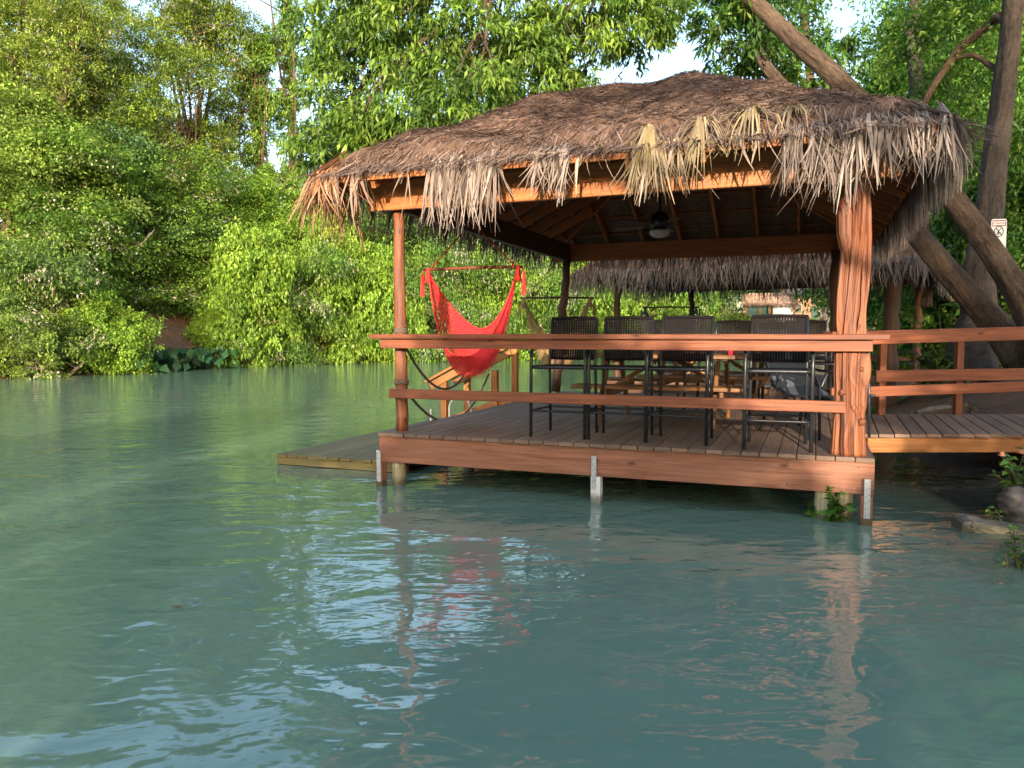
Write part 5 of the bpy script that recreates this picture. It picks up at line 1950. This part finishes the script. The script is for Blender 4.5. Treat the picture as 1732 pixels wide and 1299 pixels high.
hp = on_bank(1300, 78)
hut = empty('thatched_hut', (hp.x, hp.y, hp.z - .1), R(-18))
HW, HH, HD = 4.4, 2.0, 3.0
mb = MB(1); mb.bar((-HW / 2, 0, HH / 2), (-.3, 0, HH / 2), .12, HH); mb.build('wall', M['hutwall'], hut)
mb = MB(1); mb.bar((.3, .03, HH / 2), (HW / 2, .03, HH / 2), .12, HH); o = mb.build('wall', M['hutwhite'], hut)
mb = MB(1); mb.bar((-HW / 2, HD, HH / 2), (HW / 2, HD, HH / 2), .12, HH); mb.build('wall', M['hutwall'], hut)
for x in (-HW / 2 - .1, -.9, .0, HW / 2 + .1):
    mb = MB(int(x * 9) + 40); mb.bar((x, -.1, 0), (x, -.1, HH + .1), .2, .2, (0, 1, 0)); mb.build('post', M['fresh'], hut)
mb = MB(2)
mb.poly([(-HW / 2 - .5, -.7, HH), (HW / 2 + .5, -.7, HH), (HW / 2 - .2, HD / 2, HH + 1.1), (-HW / 2 + .2, HD / 2, HH + 1.1)], .2, (0, 0, 1))
mb.poly([(-HW / 2 - .5, HD + .7, HH), (-HW / 2 + .2, HD / 2, HH + 1.1), (HW / 2 - .2, HD / 2, HH + 1.1), (HW / 2 + .5, HD + .7, HH)], .2, (0, 0, 1))
o = mb.build('roof', M['peach'], hut)
rng = np.random.default_rng(3)
n = 2500
P = np.stack([rng.uniform(-HW / 2 - .4, HW / 2 + .4, n), rng.uniform(-.8, HD / 2, n), np.zeros(n)], -1)
P[:, 2] = HH + .2 + (P[:, 1] + .7) / (HD / 2 + .7) * 1.1
A = unit(np.stack([rng.normal(size=n) * .4, -np.ones(n), -.6 + rng.normal(size=n) * .2], -1))
S_ = unit(np.cross(A, np.array([0, 0, 1.]) + rng.normal(size=(n, 3)) * .3))
T = np.stack([.5 + .5 * rng.random(n), rng.random(n) * .3, rng.random(n) * .6], -1)
build_leaves('thatch', P, A, S_, .35 + .3 * rng.random(n), .05 + .05 * rng.random(n), T, M['frond'], hut)
tag(hut, 'small thatched hut with green boards across the water, seen under the second roof', 'hut')
hp = on_bank(1376, 88)
hs = empty('house', (hp.x, hp.y, hp.z - .1), R(-20))
mb = MB(1)
for p, q in (((-3.4, 0, 1.6), (3.4, 0, 1.6)), ((-3.4, 5, 1.6), (3.4, 5, 1.6)), ((-3.34, .07, 1.6), (-3.34, 4.93, 1.6)), ((3.34, .07, 1.6), (3.34, 4.93, 1.6))):
    mb.bar(p, q, .12, 3.2)
mb.build('wall', M['peach'], hs)
mb = MB(2)
mb.poly([(-3.9, -.6, 3.2), (3.9, -.6, 3.2), (3.2, 2.5, 4.8), (-3.2, 2.5, 4.8)], .12, (0, 0, 1))
mb.poly([(3.9, 5.6, 3.2), (-3.9, 5.6, 3.2), (-3.2, 2.5, 4.8), (3.2, 2.5, 4.8)], .12, (0, 0, 1))
mb.build('roof', M['greyroof'], hs)
for x in (-1.8, 1.4):
    mb = MB(3); mb.bar((x - .45, -.075, 1.8), (x + .45, -.075, 1.8), .04, 1.1); o = mb.build('window', M['white'], hs)
    m2 = MB(3); m2.bar((x - .38, -.1, 1.8), (x + .38, -.1, 1.8), .02, .95); m2.build('pane', M['greyroof'], o)
mb = MB(3); mb.bar((-.35, -.075, 1.05), (.45, -.075, 1.05), .05, 2.1); mb.build('door', M['hutwall'], hs)
tag(hs, 'peach walled house with a grey roof across the water, right of the hut', 'house')
f0_, f1_ = on_bank(1288, 72), on_bank(1378, 74)
fe = empty('rail_fence', f0_)
for k in range(6):
    p = f0_.lerp(f1_, k / 5) - f0_
    mb = MB(k); mb.bar(p + Vector((0, 0, -.2)), p + Vector((0, 0, 1.5)), .1, .1, (0, 1, 0)); mb.build('post', M['table'], fe)
for z in (.75, 1.45):
    mb = MB(9); mb.bar(Vector((0, -.06, z)), f1_ - f0_ + Vector((0, -.06, z)), .06, .12); mb.build('rail', M['table'], fe)
tag(fe, 'wooden rail fence in front of the hut across the water', 'fence')
for i, (px, d, H, r_, lab) in enumerate([(1390, 70, 14, .55, 'pale trunked tree right of the peach house across the water'), (1322, 84, 16, .6, 'tall grey trunked tree behind the hut across the water'), (1560, 66, 12, .6, 'orange sunlit trunk seen between the dark post and the leaning trunks')]):
    p = on_bank(px, d)
    if i == 2: p = Vector(((px - 866) / FPX * 118, 118, 2))
    e = empty('pale_tree', p, i)
    mb = MB(300 + i)
    rng = np.random.default_rng(300 + i)
    ells = rand_ells(300 + i, 9, 4, H * .55, H, 1.2, 2.2)
    C, ce = ell_points(rng, ells, 4)
    limbs(mb, random.Random(i), (0, 0, -.4), (.6, .2, H * .6), [C[k] for k in rng.choice(len(C), 10, False)], r_)
    mb.build('trunk', M['barkpale'], e, smooth=True)
    pp = foliage(rng, C, .8 + .4 * rng.random(len(C)), 50, .3, .13, .3, .6, .3, 0, ce)
    o = build_leaves('crown', *pp, M['leaf'], e); o.color = (.07, .14, .02, 1)
    tag(e, lab, 'tree', 'pale trunked trees across the water')
# grassy meadow in front of the hut
rng = np.random.default_rng(77)
n = 16000
gx, gy = rng.uniform(14, 40, n), rng.uniform(60, 92, n)
dd, _r = sdist(gx, gy)
ok = (dd > .2) & ~_r
gx, gy = gx[ok], gy[ok]
n = len(gx)
P = np.stack([gx, gy, ground_z(gx, gy) - .05], -1)
A = unit(np.stack([rng.normal(size=n) * .3, rng.normal(size=n) * .3, np.ones(n)], -1))
S_ = unit(np.cross(A, rng.normal(size=(n, 3))))
T = np.stack([rng.random(n), .5 * rng.random(n), np.zeros(n)], -1)
o = build_leaves('grass', P, A, S_, .5 + .5 * rng.random(n), .10 + .1 * rng.random(n), T, M['leaf'])
o.color = (.14, .2, .03, 1)
tag(o, 'bright grass on the far bank in front of the hut', 'grass', None, 'stuff')

# ------------------------------------------------------------------ unseen growth behind the viewer, placed to shade the deck and right side
GB = 'unseen growth placed behind the viewer for its shade'
for px_, y_, H, Wd, rz, pr, lab in [(-9.0, -10, 3.8, 5.5, .3, P_shrubA, 'unseen shrub placed behind the viewer for its shade, farthest upstream'), (-5.0, -8.5, 4.0, 5.2, 1.3, P_shrubB, 'unseen shrub placed behind the viewer for its shade, beside the first'),
                                    (-1.8, -7.5, 3.7, 4.6, 2.3, P_shrubA, 'unseen shrub placed right behind the viewer for its shade')]:
    plant_tree(pr, 0, y_, H, Wd, rz, G_MID, lab, 'shrub', GB, x=px_, H0=4, W0=5.2)
for px_, y_, H, Wd, rz, pr, lab in [(3.1, -6.0, 5.6, 4.0, 1.3, P_shrubA, 'unseen tall shrub added on the near bank to shade the railing'), (.7, -6.3, 2.2, 2.6, 2.0, P_shrubB, 'unseen low shrub added on the near bank to shade the fascia'), (4.3, -6.6, 10, 4.2, .3, P_broadA, 'unseen broad tree added on the near bank to shade the boardwalk'), (8.5, -6.0, 4.6, 6.5, 1.3, P_broadB, 'broad tree on the near bank shading the right bank'),
                                    (15.5, -5, 5.5, 7, 2.3, P_broadA, 'broad tree further along the near bank on the right')]:
    sb = pr in (P_shrubA, P_shrubB)
    plant_tree(pr, 0, y_, H, Wd, rz, G_MID, lab, 'shrub' if sb else 'tree', GB, x=px_, H0=4 if sb else 10, W0=5.2 if sb else 7)

nb = empty('unseen_shade_tree', (2.6, -9.5, gz(2.6, -9.5)))
ellN = [(-1.4, 3, 4.2, 1.0, 1.2, .55), (-.2, 3.2, 4.6, .9, 1.2, .9), (-2.6, 3.0, 5.4, .9, 1.0, .35), (-3.8, 3.2, 5.0, .8, 1.0, .3), (-1.0, 3, 6.0, 1.4, 1.2, .5), (-3.2, 2.6, 6.3, 1.3, 1.0, .35), (-5.4, 3, 5.6, .9, 1, .3), (-6.4, 2.6, 5.0, .8, .8, .3), (.8, 2.2, 5.4, 1.3, 1.3, 1.2), (.3, .5, 7.0, 2, 1.6, 1.2)]  # unseen boughs shaped to dapple the roof and shade its right end
o, Cn = own_crown(301, ellN, 60, .4, .15, .06, 7, .4, .2, G_MID, nb)
mb = MB(301)
limbs(mb, random.Random(9), (0, 0, -.4), (-.2, .8, 5.2), [Vector(e[:3]) for e in ellN], .26)
mb.build('trunk', M['bark'], nb, smooth=True)
tag(nb, 'unseen tree added behind the viewer, its boughs shaped to dapple the roof', 'tree', GB)

# prototypes that were never planted must not stay in the scene
for r_ in list(PROTO.values()):
    if r_.name not in _used:
        for c in kids(r_): bpy.data.objects.remove(c)
        bpy.data.objects.remove(r_)
